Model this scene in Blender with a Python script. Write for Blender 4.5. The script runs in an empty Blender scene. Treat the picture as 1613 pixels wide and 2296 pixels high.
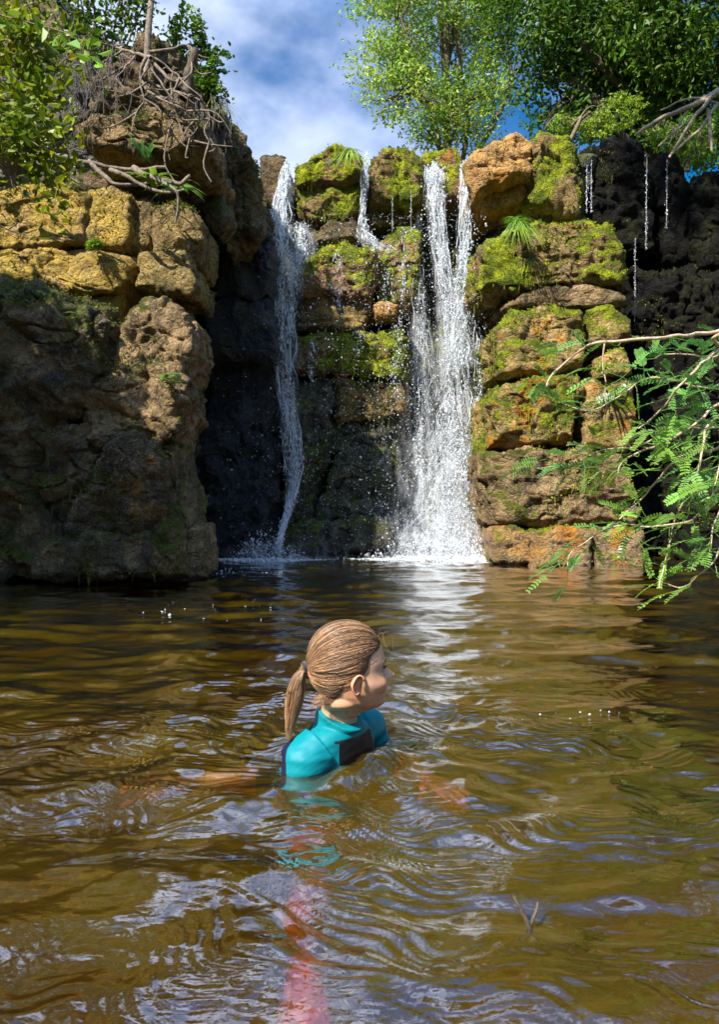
import bpy, math, random
import numpy as np
from mathutils import Vector, Matrix
R = math.radians
sc = bpy.context.scene
# ---------------------------------------------------------------- camera
PITCH = -1.8
CAMZ = 0.72
cd = bpy.data.cameras.new('camera'); cam = bpy.data.objects.new('camera', cd)
sc.collection.objects.link(cam); sc.camera = cam
cd.sensor_fit = 'VERTICAL'; cd.sensor_height = 36; cd.lens = 27.8
cd.clip_start = 0.02; cd.clip_end = 1500
cam.location = (0, 0, CAMZ); cam.rotation_euler = (R(90 + PITCH), 0, 0)
cd.dof.use_dof = True; cd.dof.focus_distance = 2.05; cd.dof.aperture_fstop = 16.0
# ---------------------------------------------------------------- sky
SUN_EL, SUN_AZ = 46.0, 217.0          # azimuth clockwise from +Y: behind the camera, to the left
sd = Vector((math.sin(R(SUN_AZ)) * math.cos(R(SUN_EL)), math.cos(R(SUN_AZ)) * math.cos(R(SUN_EL)), math.sin(R(SUN_EL))))
w = bpy.data.worlds.new("World"); sc.world = w; w.use_nodes = True
nt = w.node_tree; N = nt.nodes; L = nt.links
for n in list(N): N.remove(n)
out = N.new('ShaderNodeOutputWorld'); bg = N.new('ShaderNodeBackground'); bg.inputs['Strength'].default_value = 0.085
sky = N.new('ShaderNodeTexSky'); sky.sky_type = 'NISHITA'; sky.sun_disc = False
sky.sun_elevation = R(SUN_EL); sky.sun_rotation = R(SUN_AZ); sky.air_density = 1.0; sky.dust_density = 0.3; sky.ozone_density = 3.0
tc = N.new('ShaderNodeTexCoord')
mp = N.new('ShaderNodeMapping'); mp.inputs['Scale'].default_value = (1.6, 1.6, 2.6); mp.inputs['Location'].default_value = (0.35, 0.1, 0.2)
n1 = N.new('ShaderNodeTexNoise'); n1.inputs['Scale'].default_value = 1.5; n1.inputs['Detail'].default_value = 6; n1.inputs['Roughness'].default_value = .55
r1 = N.new('ShaderNodeMapRange'); r1.interpolation_type = 'SMOOTHSTEP'
r1.inputs['From Min'].default_value = .40; r1.inputs['From Max'].default_value = .62; r1.inputs['To Max'].default_value = .95
n2 = N.new('ShaderNodeTexNoise'); n2.inputs['Scale'].default_value = 3.0; n2.inputs['Detail'].default_value = 5
cr = N.new('ShaderNodeValToRGB')
cr.color_ramp.elements[0].position = .35; cr.color_ramp.elements[0].color = (1.7, 2.7, 5.3, 1)
cr.color_ramp.elements[1].position = .68; cr.color_ramp.elements[1].color = (5.6, 6.4, 8.2, 1)
mx = N.new('ShaderNodeMix'); mx.data_type = 'RGBA'
hs = N.new('ShaderNodeHueSaturation'); hs.inputs['Saturation'].default_value = 1.5; hs.inputs['Value'].default_value = 0.85
L.new(tc.outputs['Generated'], mp.inputs[0]); L.new(mp.outputs[0], n1.inputs['Vector']); L.new(mp.outputs[0], n2.inputs['Vector'])
L.new(n1.outputs[0], r1.inputs['Value']); L.new(n2.outputs[0], cr.inputs[0])
L.new(sky.outputs[0], hs.inputs['Color'])
L.new(r1.outputs[0], mx.inputs[0]); L.new(hs.outputs[0], mx.inputs[6]); L.new(cr.outputs[0], mx.inputs[7])
# clouds nearer the sun side and overhead are brighter
sx = N.new('ShaderNodeSeparateXYZ'); L.new(tc.outputs['Generated'], sx.inputs[0])
re = N.new('ShaderNodeMapRange'); re.inputs['From Min'].default_value = .5; re.inputs['From Max'].default_value = .8; re.inputs['To Min'].default_value = 1.; re.inputs['To Max'].default_value = 3.6
L.new(sx.outputs[2], re.inputs['Value']); ml = N.new('ShaderNodeVectorMath'); ml.operation = 'SCALE'; L.new(mx.outputs[2], ml.inputs[0]); L.new(re.outputs[0], ml.inputs['Scale'])
L.new(ml.outputs[0], bg.inputs['Color']); L.new(bg.outputs[0], out.inputs['Surface'])
# ---------------------------------------------------------------- sun
sl = bpy.data.lights.new('sun', 'SUN'); sl.energy = 5.0; sl.angle = R(0.6); sl.color = (1, .93, .82)
so = bpy.data.objects.new('sun', sl); sc.collection.objects.link(so)
so.rotation_euler = sd.to_track_quat('Z', 'Y').to_euler(); so.location = sd * 60
sc.view_settings.view_transform = 'Standard'; sc.view_settings.look = 'None'
sc.view_settings.exposure = 0.95; sc.view_settings.gamma = 1
sc.cycles.max_bounces = 8; sc.cycles.transparent_max_bounces = 24
sc.cycles.caustics_reflective = False; sc.cycles.caustics_refractive = True
sc.cycles.use_denoising = True
sc.cycles.sample_clamp_indirect = 4
# ================================================================ helpers
rng = np.random.default_rng(7); random.seed(7)
_P = rng.permutation(256); _P = np.concatenate([_P, _P, _P]); _G = rng.normal(size=(256, 3)); _G /= np.linalg.norm(_G, axis=1)[:, None]
def pn(p):                                   # vectorised gradient noise, about -1..1
    i = np.floor(p).astype(np.int64); f = p - i; i &= 255
    u = f * f * f * (f * (f * 6 - 15) + 10); r = 0
    for dx in (0, 1):
        for dy in (0, 1):
            for dz in (0, 1):
                g = _G[_P[_P[_P[(i[:, 0] + dx) & 255] + ((i[:, 1] + dy) & 255)] + ((i[:, 2] + dz) & 255)]]
                d = (g * (f - np.array([dx, dy, dz]))).sum(1)
                r = r + d * (u[:, 0] if dx else 1 - u[:, 0]) * (u[:, 1] if dy else 1 - u[:, 1]) * (u[:, 2] if dz else 1 - u[:, 2])
    return r * 1.6
def fbm(p, o=4, h=.5):
    r = 0; a = 1
    for k in range(o): r = r + a * pn(p * 2 ** k + k * 17.3); a *= h
    return r
def sstep(a, b, x):
    t = np.clip((x - a) / (b - a), 0, 1); return t * t * (3 - 2 * t)
def at(u, v, Y):                              # a point of the photograph (1613 x 2296 view) at depth Y
    x = (u * 720 / 1613 - 360) / 790; y = (512 - v * 1024 / 2296) / 790
    a = R(PITCH); d = Vector((x, math.cos(a) - y * math.sin(a), math.sin(a) + y * math.cos(a)))
    return Vector((0, 0, CAMZ)) + d * (Y / d.y)
def mesh_np(V, F, col=None, smooth=False):
    V = np.asarray(V, np.float32); me = bpy.data.meshes.new('m')
    if isinstance(F, np.ndarray): F = [F]
    F = [f for f in F if len(f)]
    loops = np.concatenate([f.ravel() for f in F]).astype(np.int32)
    cnt = np.concatenate([np.full(len(f), f.shape[1]) for f in F]); st = np.concatenate([[0], np.cumsum(cnt)[:-1]]).astype(np.int32)
    me.vertices.add(len(V)); me.vertices.foreach_set('co', V.ravel())
    me.loops.add(len(loops)); me.loops.foreach_set('vertex_index', loops)
    me.polygons.add(len(cnt)); me.polygons.foreach_set('loop_start', st)
    me.polygons.foreach_set('use_smooth', np.full(len(cnt), smooth))
    me.update(calc_edges=True); me.validate()
    if col is not None:
        a = me.color_attributes.new('tint', 'FLOAT_COLOR', 'POINT')
        c = np.ones((len(V), 4), np.float32); c[:, :3] = col; a.data.foreach_set('color', c.ravel())
    return me
def obj(name, me, mat=None, parent=None):
    o = bpy.data.objects.new(name, me); me.name = name; sc.collection.objects.link(o)
    if mat: me.materials.append(mat)
    if parent:
        o.parent = parent
        if parent.type == 'EMPTY': o.matrix_parent_inverse = Matrix.Translation(-parent.location)
    return o
def tag(o, label=None, cat=None, group=None, kind=None):
    for k, v in (('label', label), ('category', cat), ('group', group), ('kind', kind)):
        if v: o[k] = v
    return o
def thing(name, label, cat, loc, group=None):
    o = bpy.data.objects.new(name, None); sc.collection.objects.link(o); o.location = loc; o.empty_display_size = .1
    return tag(o, label, cat, group)
def tubes(paths, sides=6):
    """paths: list of (points Nx3, radii N). One mesh's arrays."""
    VV = []; FF = []; base = 0
    for P, r in paths:
        P = np.asarray(P, float); r = np.broadcast_to(np.asarray(r, float), (len(P),)); n = len(P)
        T = np.gradient(P, axis=0); T /= np.linalg.norm(T, axis=1)[:, None] + 1e-9
        up = np.array([0.13, .31, .94]); A = np.cross(T, up); A /= np.linalg.norm(A, axis=1)[:, None] + 1e-9; B = np.cross(T, A)
        th = np.arange(sides) * 2 * np.pi / sides
        V = P[:, None] + r[:, None, None] * (np.cos(th)[None, :, None] * A[:, None] + np.sin(th)[None, :, None] * B[:, None])
        VV.append(V.reshape(-1, 3)); i = np.arange(n - 1)[:, None] * sides; j = np.arange(sides)[None]; k = (np.arange(sides) + 1) % sides
        f = np.stack([i + j, i + k[None], i + sides + k[None], i + sides + j], -1).reshape(-1, 4) + base
        FF.append(f); base += n * sides
    return np.concatenate(VV), np.concatenate(FF)
def spline(pts, n):
    pts = np.asarray(pts, float); m = len(pts); t = np.linspace(0, m - 1, n); i = np.clip(t.astype(int), 0, m - 2); f = (t - i)[:, None]
    g = lambda k: pts[np.clip(k, 0, m - 1)]
    a, b, c, d = g(i - 1), g(i), g(i + 1), g(i + 2)
    return .5 * (2 * b + (c - a) * f + (2 * a - 5 * b + 4 * c - d) * f ** 2 + (3 * b - a - 3 * c + d) * f ** 3)
# ---------------------------------------------------------------- materials
class G:
    def __init__(s, name):
        s.m = bpy.data.materials.new(name); s.m.use_nodes = True; s.t = s.m.node_tree; s.N = s.t.nodes
        for n in list(s.N): s.N.remove(n)
        s.o = s.n('OutputMaterial')
    def n(s, t, **k):
        x = s.N.new('ShaderNode' + t)
        for a, b in k.items(): setattr(x, a, b)
        return x
    def l(s, a, b): s.t.links.new(a, b)
    def set(s, sock, v):
        if isinstance(v, bpy.types.NodeSocket): s.l(v, sock)
        else: sock.default_value = v if not isinstance(v, tuple) or len(v) != 3 or sock.type != 'RGBA' else (*v, 1)
    def mix(s, f, a, b, mode='MIX'):
        x = s.n('Mix', data_type='RGBA', blend_type=mode); s.set(x.inputs[0], f); s.set(x.inputs[6], a); s.set(x.inputs[7], b); return x.outputs[2]
    def math(s, op, a, b=0.0):
        x = s.n('Math', operation=op); s.set(x.inputs[0], a); s.set(x.inputs[1], b); return x.outputs[0]
    def rng(s, v, a, b, c=0., d=1.):
        x = s.n('MapRange', interpolation_type='SMOOTHSTEP'); s.set(x.inputs[0], v)
        for k, q in zip((1, 2, 3, 4), (a, b, c, d)): x.inputs[k].default_value = q
        return x.outputs[0]
    def noise(s, vec, scale, det=4, rough=.55, dist=0.):
        x = s.n('TexNoise'); s.l(vec, x.inputs['Vector']); x.inputs['Scale'].default_value = scale; x.inputs['Detail'].default_value = det
        x.inputs['Roughness'].default_value = rough; x.inputs['Distortion'].default_value = dist; return x.outputs[0]
    def mapv(s, vec, sx, sy, sz, loc=(0, 0, 0)):
        x = s.n('Mapping'); s.l(vec, x.inputs[0]); x.inputs['Scale'].default_value = (sx, sy, sz); x.inputs['Location'].default_value = loc; return x.outputs[0]
    def pos(s): return s.n('NewGeometry').outputs['Position']
    def bump(s, h, st, dist, nrm=None):
        x = s.n('Bump'); x.inputs['Strength'].default_value = st; x.inputs['Distance'].default_value = dist; s.l(h, x.inputs['Height'])
        if nrm: s.l(nrm, x.inputs['Normal'])
        return x.outputs[0]
    def pbr(s, col, rough, nrm=None, **k):
        p = s.n('BsdfPrincipled'); s.set(p.inputs['Base Color'], col); s.set(p.inputs['Roughness'], rough)
        if nrm: s.l(nrm, p.inputs['Normal'])
        for a, b in k.items(): s.set(p.inputs[a.replace('_', ' ')], b)
        s.l(p.outputs[0], s.o.inputs[0]); return p
def rock_mat(name, cA, cB, cC, moss=.5, mA=(.10, .15, .012), mB=(.26, .33, .015), orange=.0, stain=.5, rough=.85, wet=0., pits=.5, spk=1.):
    g = G(name); P = g.pos()
    big = g.noise(P, 1.1, 4, .6); mid = g.noise(P, 5, 6, .65); fine = g.noise(P, 28, 6, .7)
    c = g.mix(g.rng(big, .38, .62), cA, cB)
    c = g.mix(g.rng(mid, .42, .68), c, cC)
    c = g.mix(g.rng(g.noise(P, 3.1, 6, .72, .6), .50, .64, 0, .65), c, g.mix(.72, c, (.055, .060, .012)))      # thin olive algae film
    c = g.mix(g.rng(fine, .42, .66, .0, .6), c, g.mix(.7, c, (.012, .010, .007)))
    c = g.mix(g.rng(g.noise(P, 62, 4, .75), .50, .66, 0, .6 * spk), c, g.mix(.55, c, (.75, .66, .46)))
    pit = g.n('TexVoronoi'); pit.inputs['Scale'].default_value = 19; g.l(g.n('NewGeometry').outputs['Position'], pit.inputs['Vector'])
    pm = g.math('MULTIPLY', g.rng(pit.outputs[0], .30, .14), g.rng(mid, .48, .62)); c = g.mix(g.math('MULTIPLY', pm, min(1., .7 * pits + .2)), c, (.015, .011, .006))
    c = g.mix(g.rng(g.noise(P, 9, 5, .7, .4), .58, .70, 0, .5 * spk), c, g.mix(.6, c, (.62, .50, .34)))
    # orange lichen
    om = g.rng(g.noise(g.mapv(P, 1, 1, 1, (3, 7, 1)), 2.4, 5, .6, .3), .66 - .25 * orange, .74 - .22 * orange)
    c = g.mix(g.math('MULTIPLY', om, min(1, orange * 2)), c, (.50, .20, .018))
    # dark run-off and damp streaks with their own ragged shape
    st = g.rng(g.noise(g.mapv(P, 2.6, 2.6, .7), 2.2, 6, .7, .5), .50, .66, 0, stain)
    c = g.mix(st, c, (.022, .019, .013))
    # moss
    nz = g.n('SeparateXYZ'); g.l(g.n('NewGeometry').outputs['Normal'], nz.inputs[0])
    mm = g.math('ADD', g.noise(g.mapv(P, 1, 1, .8, (9, 2, 4)), 1.9, 6, .68, .35), g.math('MULTIPLY', nz.outputs[2], .12))
    mm = g.math('ADD', mm, g.math('MULTIPLY', g.math('SUBTRACT', g.noise(P, 13, 5, .75), .5), .34)); k = .80 - .42 * moss; mmask = g.rng(mm, k, k + .07)
    mc = g.mix(g.rng(g.noise(P, 6, 5, .7), .4, .66), mA, mB)
    mc = g.mix(g.rng(g.noise(P, 60, 3, .7), .35, .7, 0, .7), mc, (.025, .03, .006))
    c = g.mix(mmask, c, mc)
    vo = g.n('TexVoronoi', feature='DISTANCE_TO_EDGE'); vo.inputs['Scale'].default_value = 3.2
    wv = g.n('VectorMath', operation='ADD'); g.l(P, wv.inputs[0])
    nn = g.n('TexNoise'); nn.inputs['Scale'].default_value = 2.5; nn.inputs['Detail'].default_value = 4; g.l(P, nn.inputs['Vector']); g.l(nn.outputs[1], wv.inputs[1]); g.l(wv.outputs[0], vo.inputs['Vector'])
    crack = g.rng(vo.outputs[0], .0, .05)
    c = g.mix(g.math('MULTIPLY', g.math('SUBTRACT', 1., crack), .25), c, (.015, .012, .01))
    h = g.math('ADD', g.math('MULTIPLY', mid, .9), g.math('MULTIPLY', fine, .35))
    h = g.math('ADD', h, g.math('MULTIPLY', crack, .10))
    h = g.math('ADD', h, g.math('MULTIPLY', g.noise(P, 75, 4, .75), .14))
    pv = g.n('TexVoronoi'); pv.inputs['Scale'].default_value = 16; g.l(wv.outputs[0], pv.inputs['Vector'])
    h = g.math('ADD', h, g.math('MULTIPLY', g.rng(pv.outputs[0], .1, .45), .12 * pits))
    h = g.math('ADD', h, g.math('MULTIPLY', g.math('MULTIPLY', mmask, g.noise(P, 45, 4, .7)), .25))
    rr = g.mix(mmask, (rough,) * 3, (.95,) * 3) if wet < .3 else g.math('ADD', g.math('MULTIPLY', mid, .5), rough - .3)
    g.pbr(c, rr, g.bump(h, 1.0, .12), Specular_IOR_Level=.25 + wet * .5)
    return g.m
M = {}
M['gold'] = rock_mat('golden_sandstone', (.56, .36, .05), (.62, .44, .06), (.46, .30, .11), moss=.40, mA=(.17, .18, .012), mB=(.38, .36, .012), orange=.35, stain=.22)
M['goldmoss'] = rock_mat('mossy_golden_sandstone', (.44, .30, .08), (.35, .24, .08), (.17, .11, .04), moss=.58, mA=(.09, .11, .012), mB=(.27, .29, .012), stain=.45)
M['tan'] = rock_mat('tan_sandstone', (.46, .30, .14), (.36, .24, .10), (.15, .10, .05), moss=.55, mA=(.08, .09, .012), mB=(.20, .22, .012), stain=.5)
M['ochre'] = rock_mat('ochre_sandstone', (.70, .38, .11), (.58, .31, .09), (.44, .25, .10), moss=.30, orange=.4, stain=.25, pits=1.2)
M['mossy'] = rock_mat('moss_covered_sandstone', (.40, .26, .10), (.46, .31, .11), (.24, .16, .07), moss=.88, mA=(.15, .20, .012), mB=(.52, .58, .014), orange=.2, stain=.40)
M['lush'] = rock_mat('bright_moss_rock', (.32, .17, .09), (.38, .2, .1), (.2, .13, .07), moss=.80, mA=(.20, .25, .012), mB=(.52, .56, .014), orange=.3, stain=.2)
M['ledge'] = rock_mat('orange_ledge_sandstone', (.54, .36, .12), (.60, .40, .13), (.32, .24, .09), moss=.80, mA=(.13, .16, .012), mB=(.38, .44, .012), orange=.55, stain=.45)
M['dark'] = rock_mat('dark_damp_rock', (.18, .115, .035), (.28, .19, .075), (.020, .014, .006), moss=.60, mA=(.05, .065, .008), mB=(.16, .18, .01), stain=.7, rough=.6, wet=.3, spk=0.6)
M['alcove'] = rock_mat('shade_dark_alcove_rock', (.005, .006, .006), (.009, .008, .007), (.016, .018, .018), moss=.22, mA=(.006, .012, .006), mB=(.012, .022, .007), stain=.7, rough=.85, wet=-.3, spk=.04)  # albedo lowered to near-black so the colour carries the alcove's shade
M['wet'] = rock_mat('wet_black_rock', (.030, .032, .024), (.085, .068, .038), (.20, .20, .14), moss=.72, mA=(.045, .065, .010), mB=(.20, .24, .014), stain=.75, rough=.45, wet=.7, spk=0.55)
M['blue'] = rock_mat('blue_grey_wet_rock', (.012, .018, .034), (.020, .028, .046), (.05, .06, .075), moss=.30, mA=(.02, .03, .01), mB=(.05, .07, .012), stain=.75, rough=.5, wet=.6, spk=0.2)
M['brown'] = rock_mat('brown_root_rock', (.26, .17, .08), (.18, .12, .055), (.07, .05, .025), moss=.50, mA=(.07, .075, .012), mB=(.16, .17, .012), orange=.2, stain=.55)
M['base'] = rock_mat('wet_orange_base_rock', (.48, .27, .07), (.40, .26, .14), (.26, .15, .06), moss=.5, mA=(.12, .15, .012), mB=(.36, .42, .012), orange=.6, stain=.45, rough=.4, wet=.7)
def leaf_mat(name, a, b, rough=.45, trans=.35):
    g = G(name); at_ = g.n('Attribute', attribute_name='tint')
    c = g.mix(1.0, g.mix(g.rng(g.noise(g.pos(), 1.3, 3), .35, .65), a, b), at_.outputs[0], 'MULTIPLY')
    p = g.pbr(c, rough, Specular_IOR_Level=.35)
    tr = g.n('BsdfTranslucent'); g.l(g.mix(.0, c, c), tr.inputs[0]); ms = g.n('MixShader'); ms.inputs[0].default_value = trans
    g.l(p.outputs[0], ms.inputs[1]); g.l(tr.outputs[0], ms.inputs[2]); g.l(ms.outputs[0], g.o.inputs[0]); return g.m
M['leaf_light'] = leaf_mat('light_green_leaf', (.24, .40, .05), (.44, .56, .07))
M['leaf_dark'] = leaf_mat('dark_green_leaf', (.055, .14, .012), (.14, .25, .018))
M['leaf_yellow'] = leaf_mat('yellow_green_leaf', (.11, .19, .008), (.27, .30, .01))
M['leaf_pinnate'] = leaf_mat('pinnate_green_leaf', (.12, .33, .075), (.25, .43, .07), .32, .4)
M['grass'] = leaf_mat('fresh_grass_blade', (.16, .32, .03), (.30, .42, .03))
M['moss'] = leaf_mat('moss_tuft', (.20, .24, .012), (.40, .45, .012), .9, .25)
M['moss_dark'] = leaf_mat('dark_moss_tuft', (.09, .11, .012), (.16, .18, .014), .9, .2)
def bark(name, a, b, rough=.8):
    g = G(name); P = g.pos(); n = g.noise(P, 30, 5, .7)
    g.pbr(g.mix(g.rng(n, .35, .65), a, b), rough, g.bump(g.noise(P, 90, 4, .7), .6, .01)); return g.m
M['bark'] = bark('brown_bark', (.14, .10, .06), (.25, .19, .12))
M['bark_dark'] = bark('dark_bark', (.05, .035, .02), (.12, .09, .055))
M['root'] = bark('weathered_root', (.12, .09, .065), (.27, .21, .15))
M['vine'] = bark('dry_vine', (.05, .042, .035), (.14, .12, .10))
M['deadwood'] = bark('pale_dead_wood', (.34, .25, .16), (.50, .39, .27))
M['twig'] = bark('pale_living_twig', (.42, .28, .17), (.62, .47, .34), .55)
# ================================================================ rocks
def quadsphere(n):
    t = np.tan(np.linspace(-np.pi / 4, np.pi / 4, n)); a, b = np.meshgrid(t, t, indexing='ij'); o = np.ones_like(a)
    V = []; F = []
    idx = np.arange(n * n).reshape(n, n); q = np.stack([idx[:-1, :-1], idx[1:, :-1], idx[1:, 1:], idx[:-1, 1:]], -1).reshape(-1, 4)
    for k, (s) in enumerate([(0, 1), (0, -1), (1, 1), (1, -1), (2, 1), (2, -1)]):
        ax, sg = s; c = [None] * 3; c[ax] = o * sg; c[(ax + 1) % 3] = a; c[(ax + 2) % 3] = b * sg if False else b
        V.append(np.stack(c, -1).reshape(-1, 3)); F.append((q if sg > 0 else q[:, ::-1]) + k * n * n)
    V = np.concatenate(V); F = np.concatenate(F); V /= np.linalg.norm(V, axis=1)[:, None]
    key = np.round(V * 1e5).astype(np.int64); _, first, inv = np.unique(key, axis=0, return_index=True, return_inverse=True)
    return V[first], inv.ravel()[F]
_qs = {}
def vnormals(V, F):
    a = V[F[:, 0]]; b = V[F[:, 1]]; c = V[F[:, 2]]; d = V[F[:, 3]]; fn = np.cross(c - a, d - b)
    n = np.zeros_like(V)
    for k in range(4):
        for ax in range(3): n[:, ax] += np.bincount(F[:, k], fn[:, ax], len(V))
    return n / (np.linalg.norm(n, axis=1)[:, None] + 1e-12)
def tufts(V, Nn, sel, size, cnt, hang=0.):
    """small leaf-like moss faces and hanging strands on selected vertices"""
    ids = np.flatnonzero(sel)
    if not len(ids): return None
    ids = rng.choice(ids, cnt); p = V[ids] + rng.normal(0, .006, (cnt, 3)); n = Nn[ids]
    d = n + rng.normal(0, .55, (cnt, 3)); d[:, 2] += .15 - hang; d /= np.linalg.norm(d, axis=1)[:, None]
    s = np.cross(d, rng.normal(size=(cnt, 3))); s /= np.linalg.norm(s, axis=1)[:, None]
    L_ = size * rng.uniform(.5, 1.3, (cnt, 1)); W = L_ * rng.uniform(.22, .45, (cnt, 1))
    hm = rng.random((cnt, 1)) < .25 * (n[:, 2:3] < -.05); L_ = np.where(hm, L_ * rng.uniform(2, 5, (cnt, 1)), L_)
    d = np.where(hm, np.array([0, -.1, -1.]), d); W = np.where(hm, W * .6, W)
    P = np.stack([p - s * W * .6, p + d * L_ * .55 + s * W - d * .0, p + d * L_, p + d * L_ * .5 - s * W], 1)
    F = np.arange(cnt * 4).reshape(-1, 4); c = np.repeat(rng.uniform(.45, 1.25, (cnt, 1)) * np.array([1, 1, 1]) + rng.normal(0, .08, (cnt, 3)) * np.array([1, .4, .1]), 4, 0)
    return P.reshape(-1, 3), F, np.clip(c, .1, 1.6)
def rock(name, label, poly, Y, D, mat, amp=.07, p=5., moss=0., mossm='moss', strata=.011, group=None, seed=None, dens=1., lean=0., bulge=0.):
    pts = np.array([list(at(u, v, Y)) for u, v in poly]); xz = pts[:, [0, 2]]
    c = xz.mean(0); 
    # dense outline -> radius by angle
    dense = np.concatenate([xz[i] + (xz[(i + 1) % len(xz)] - xz[i]) * np.linspace(0, 1, 60, endpoint=False)[:, None] for i in range(len(xz))]) - c
    th = np.arctan2(dense[:, 1], dense[:, 0]); o = np.argsort(th); th = th[o]; rr = np.hypot(*dense[o].T) * 1.015 + .022
    T = np.linspace(-np.pi, np.pi, 361)[:-1]; Rr = np.interp(T, np.r_[th[-1] - 2 * np.pi, th, th[0] + 2 * np.pi], np.r_[rr[-1], rr, rr[0]])
    k = np.exp(-np.linspace(-2, 2, 11) ** 2); k /= k.sum(); Rr = np.convolve(np.r_[Rr[-5:], Rr, Rr[:5]], k, 'valid')
    size = float(np.sqrt(np.ptp(xz[:, 0]) * np.ptp(xz[:, 1])))
    n = int(np.clip(size / .016 * dens, 24, 84))
    if n not in _qs: _qs[n] = quadsphere(n)
    dv, F = _qs[n]; p = p * 1.9; s = (np.abs(dv) ** p).sum(1) ** (-1 / p); q = dv * s[:, None]
    ang = np.arctan2(q[:, 2], q[:, 0]); rho = np.hypot(q[:, 0], q[:, 2]); rm = (np.abs(np.cos(ang)) ** p + np.abs(np.sin(ang)) ** p) ** (-1 / p)
    t = rho / rm; rad = np.interp(ang, np.r_[T, np.pi], np.r_[Rr, Rr[0]])
    V = np.stack([c[0] + rad * t * np.cos(ang), Y + D * .5 * (1 + q[:, 1]), c[1] + rad * t * np.sin(ang)], 1)
    V[:, 1] += lean * (V[:, 2] - c[1]) / size - bulge * np.clip(1 - t ** 2, 0, 1) * (q[:, 1] < 0)
    Nn = vnormals(V, F)
    if (Nn * (V - V.mean(0))).sum() < 0: F = F[:, ::-1]; Nn = -Nn
    sd_ = np.array([len(label) * .37, Y * 1.3, len(poly) * 2.1])
    a = amp * min(1, size / .9)
    drape = mat in ('mossy', 'wet', 'blue', 'dark', 'lush', 'brown')
    d = a * .55 * fbm(V * 1.9 / max(size, .35) + sd_, 3) + a * .34 * fbm(V * 5.5 + sd_, 3) - a * .5 * np.abs(fbm(V * np.array([3., 3., 3.6]) + sd_, 3))
    if drape: d += .030 * fbm(V * np.array([6., 6., 1.3]) + sd_, 4)
    cell = np.round(V * np.array([3., 3., 3.2]) + .9 * pn(V * 2.3 + sd_)[:, None]); d += .030 * pn(cell * 1.37 + .5); cell = np.round(V * np.array([8., 8., 12.]) + .8 * pn(V * 5 + sd_)[:, None]); d += .013 * pn(cell * 1.37 + .5)
    ridg = 1 - np.abs(pn(V * np.array([3.2, 3.2, 6.5]) + 5)); d -= a * .35 * sstep(.92, 1.0, ridg)
    d += strata * fbm(V * np.array([.7, .7, 11.]) + .3 * pn(V * 3)[:, None], 3)
    d += .010 * fbm(V * 17, 3)
    V = V + Nn * d[:, None]
    me = mesh_np(V, F, smooth=True); o = obj(name, me, M[mat]); tag(o, label, 'rock', group)
    if moss > 0:
        Nn = vnormals(V, F); mn = fbm(V * 1.9 + 31, 3) + .35 * Nn[:, 2]
        sel = (mn > .55 - moss) & (Nn[:, 1] < .3); cnt = int(min(9000, size * size * 5200 * moss * 1.3))
        r = tufts(V, Nn, sel, .022, cnt)
        if r: obj('moss', mesh_np(r[0], r[1], r[2]), M[mossm], o)['kind'] = 'stuff'
    return o
GL, GC, GR = 'rock blocks of the left cliff', 'rocks of the central waterfall wall', 'rock blocks of the right stack'
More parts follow.
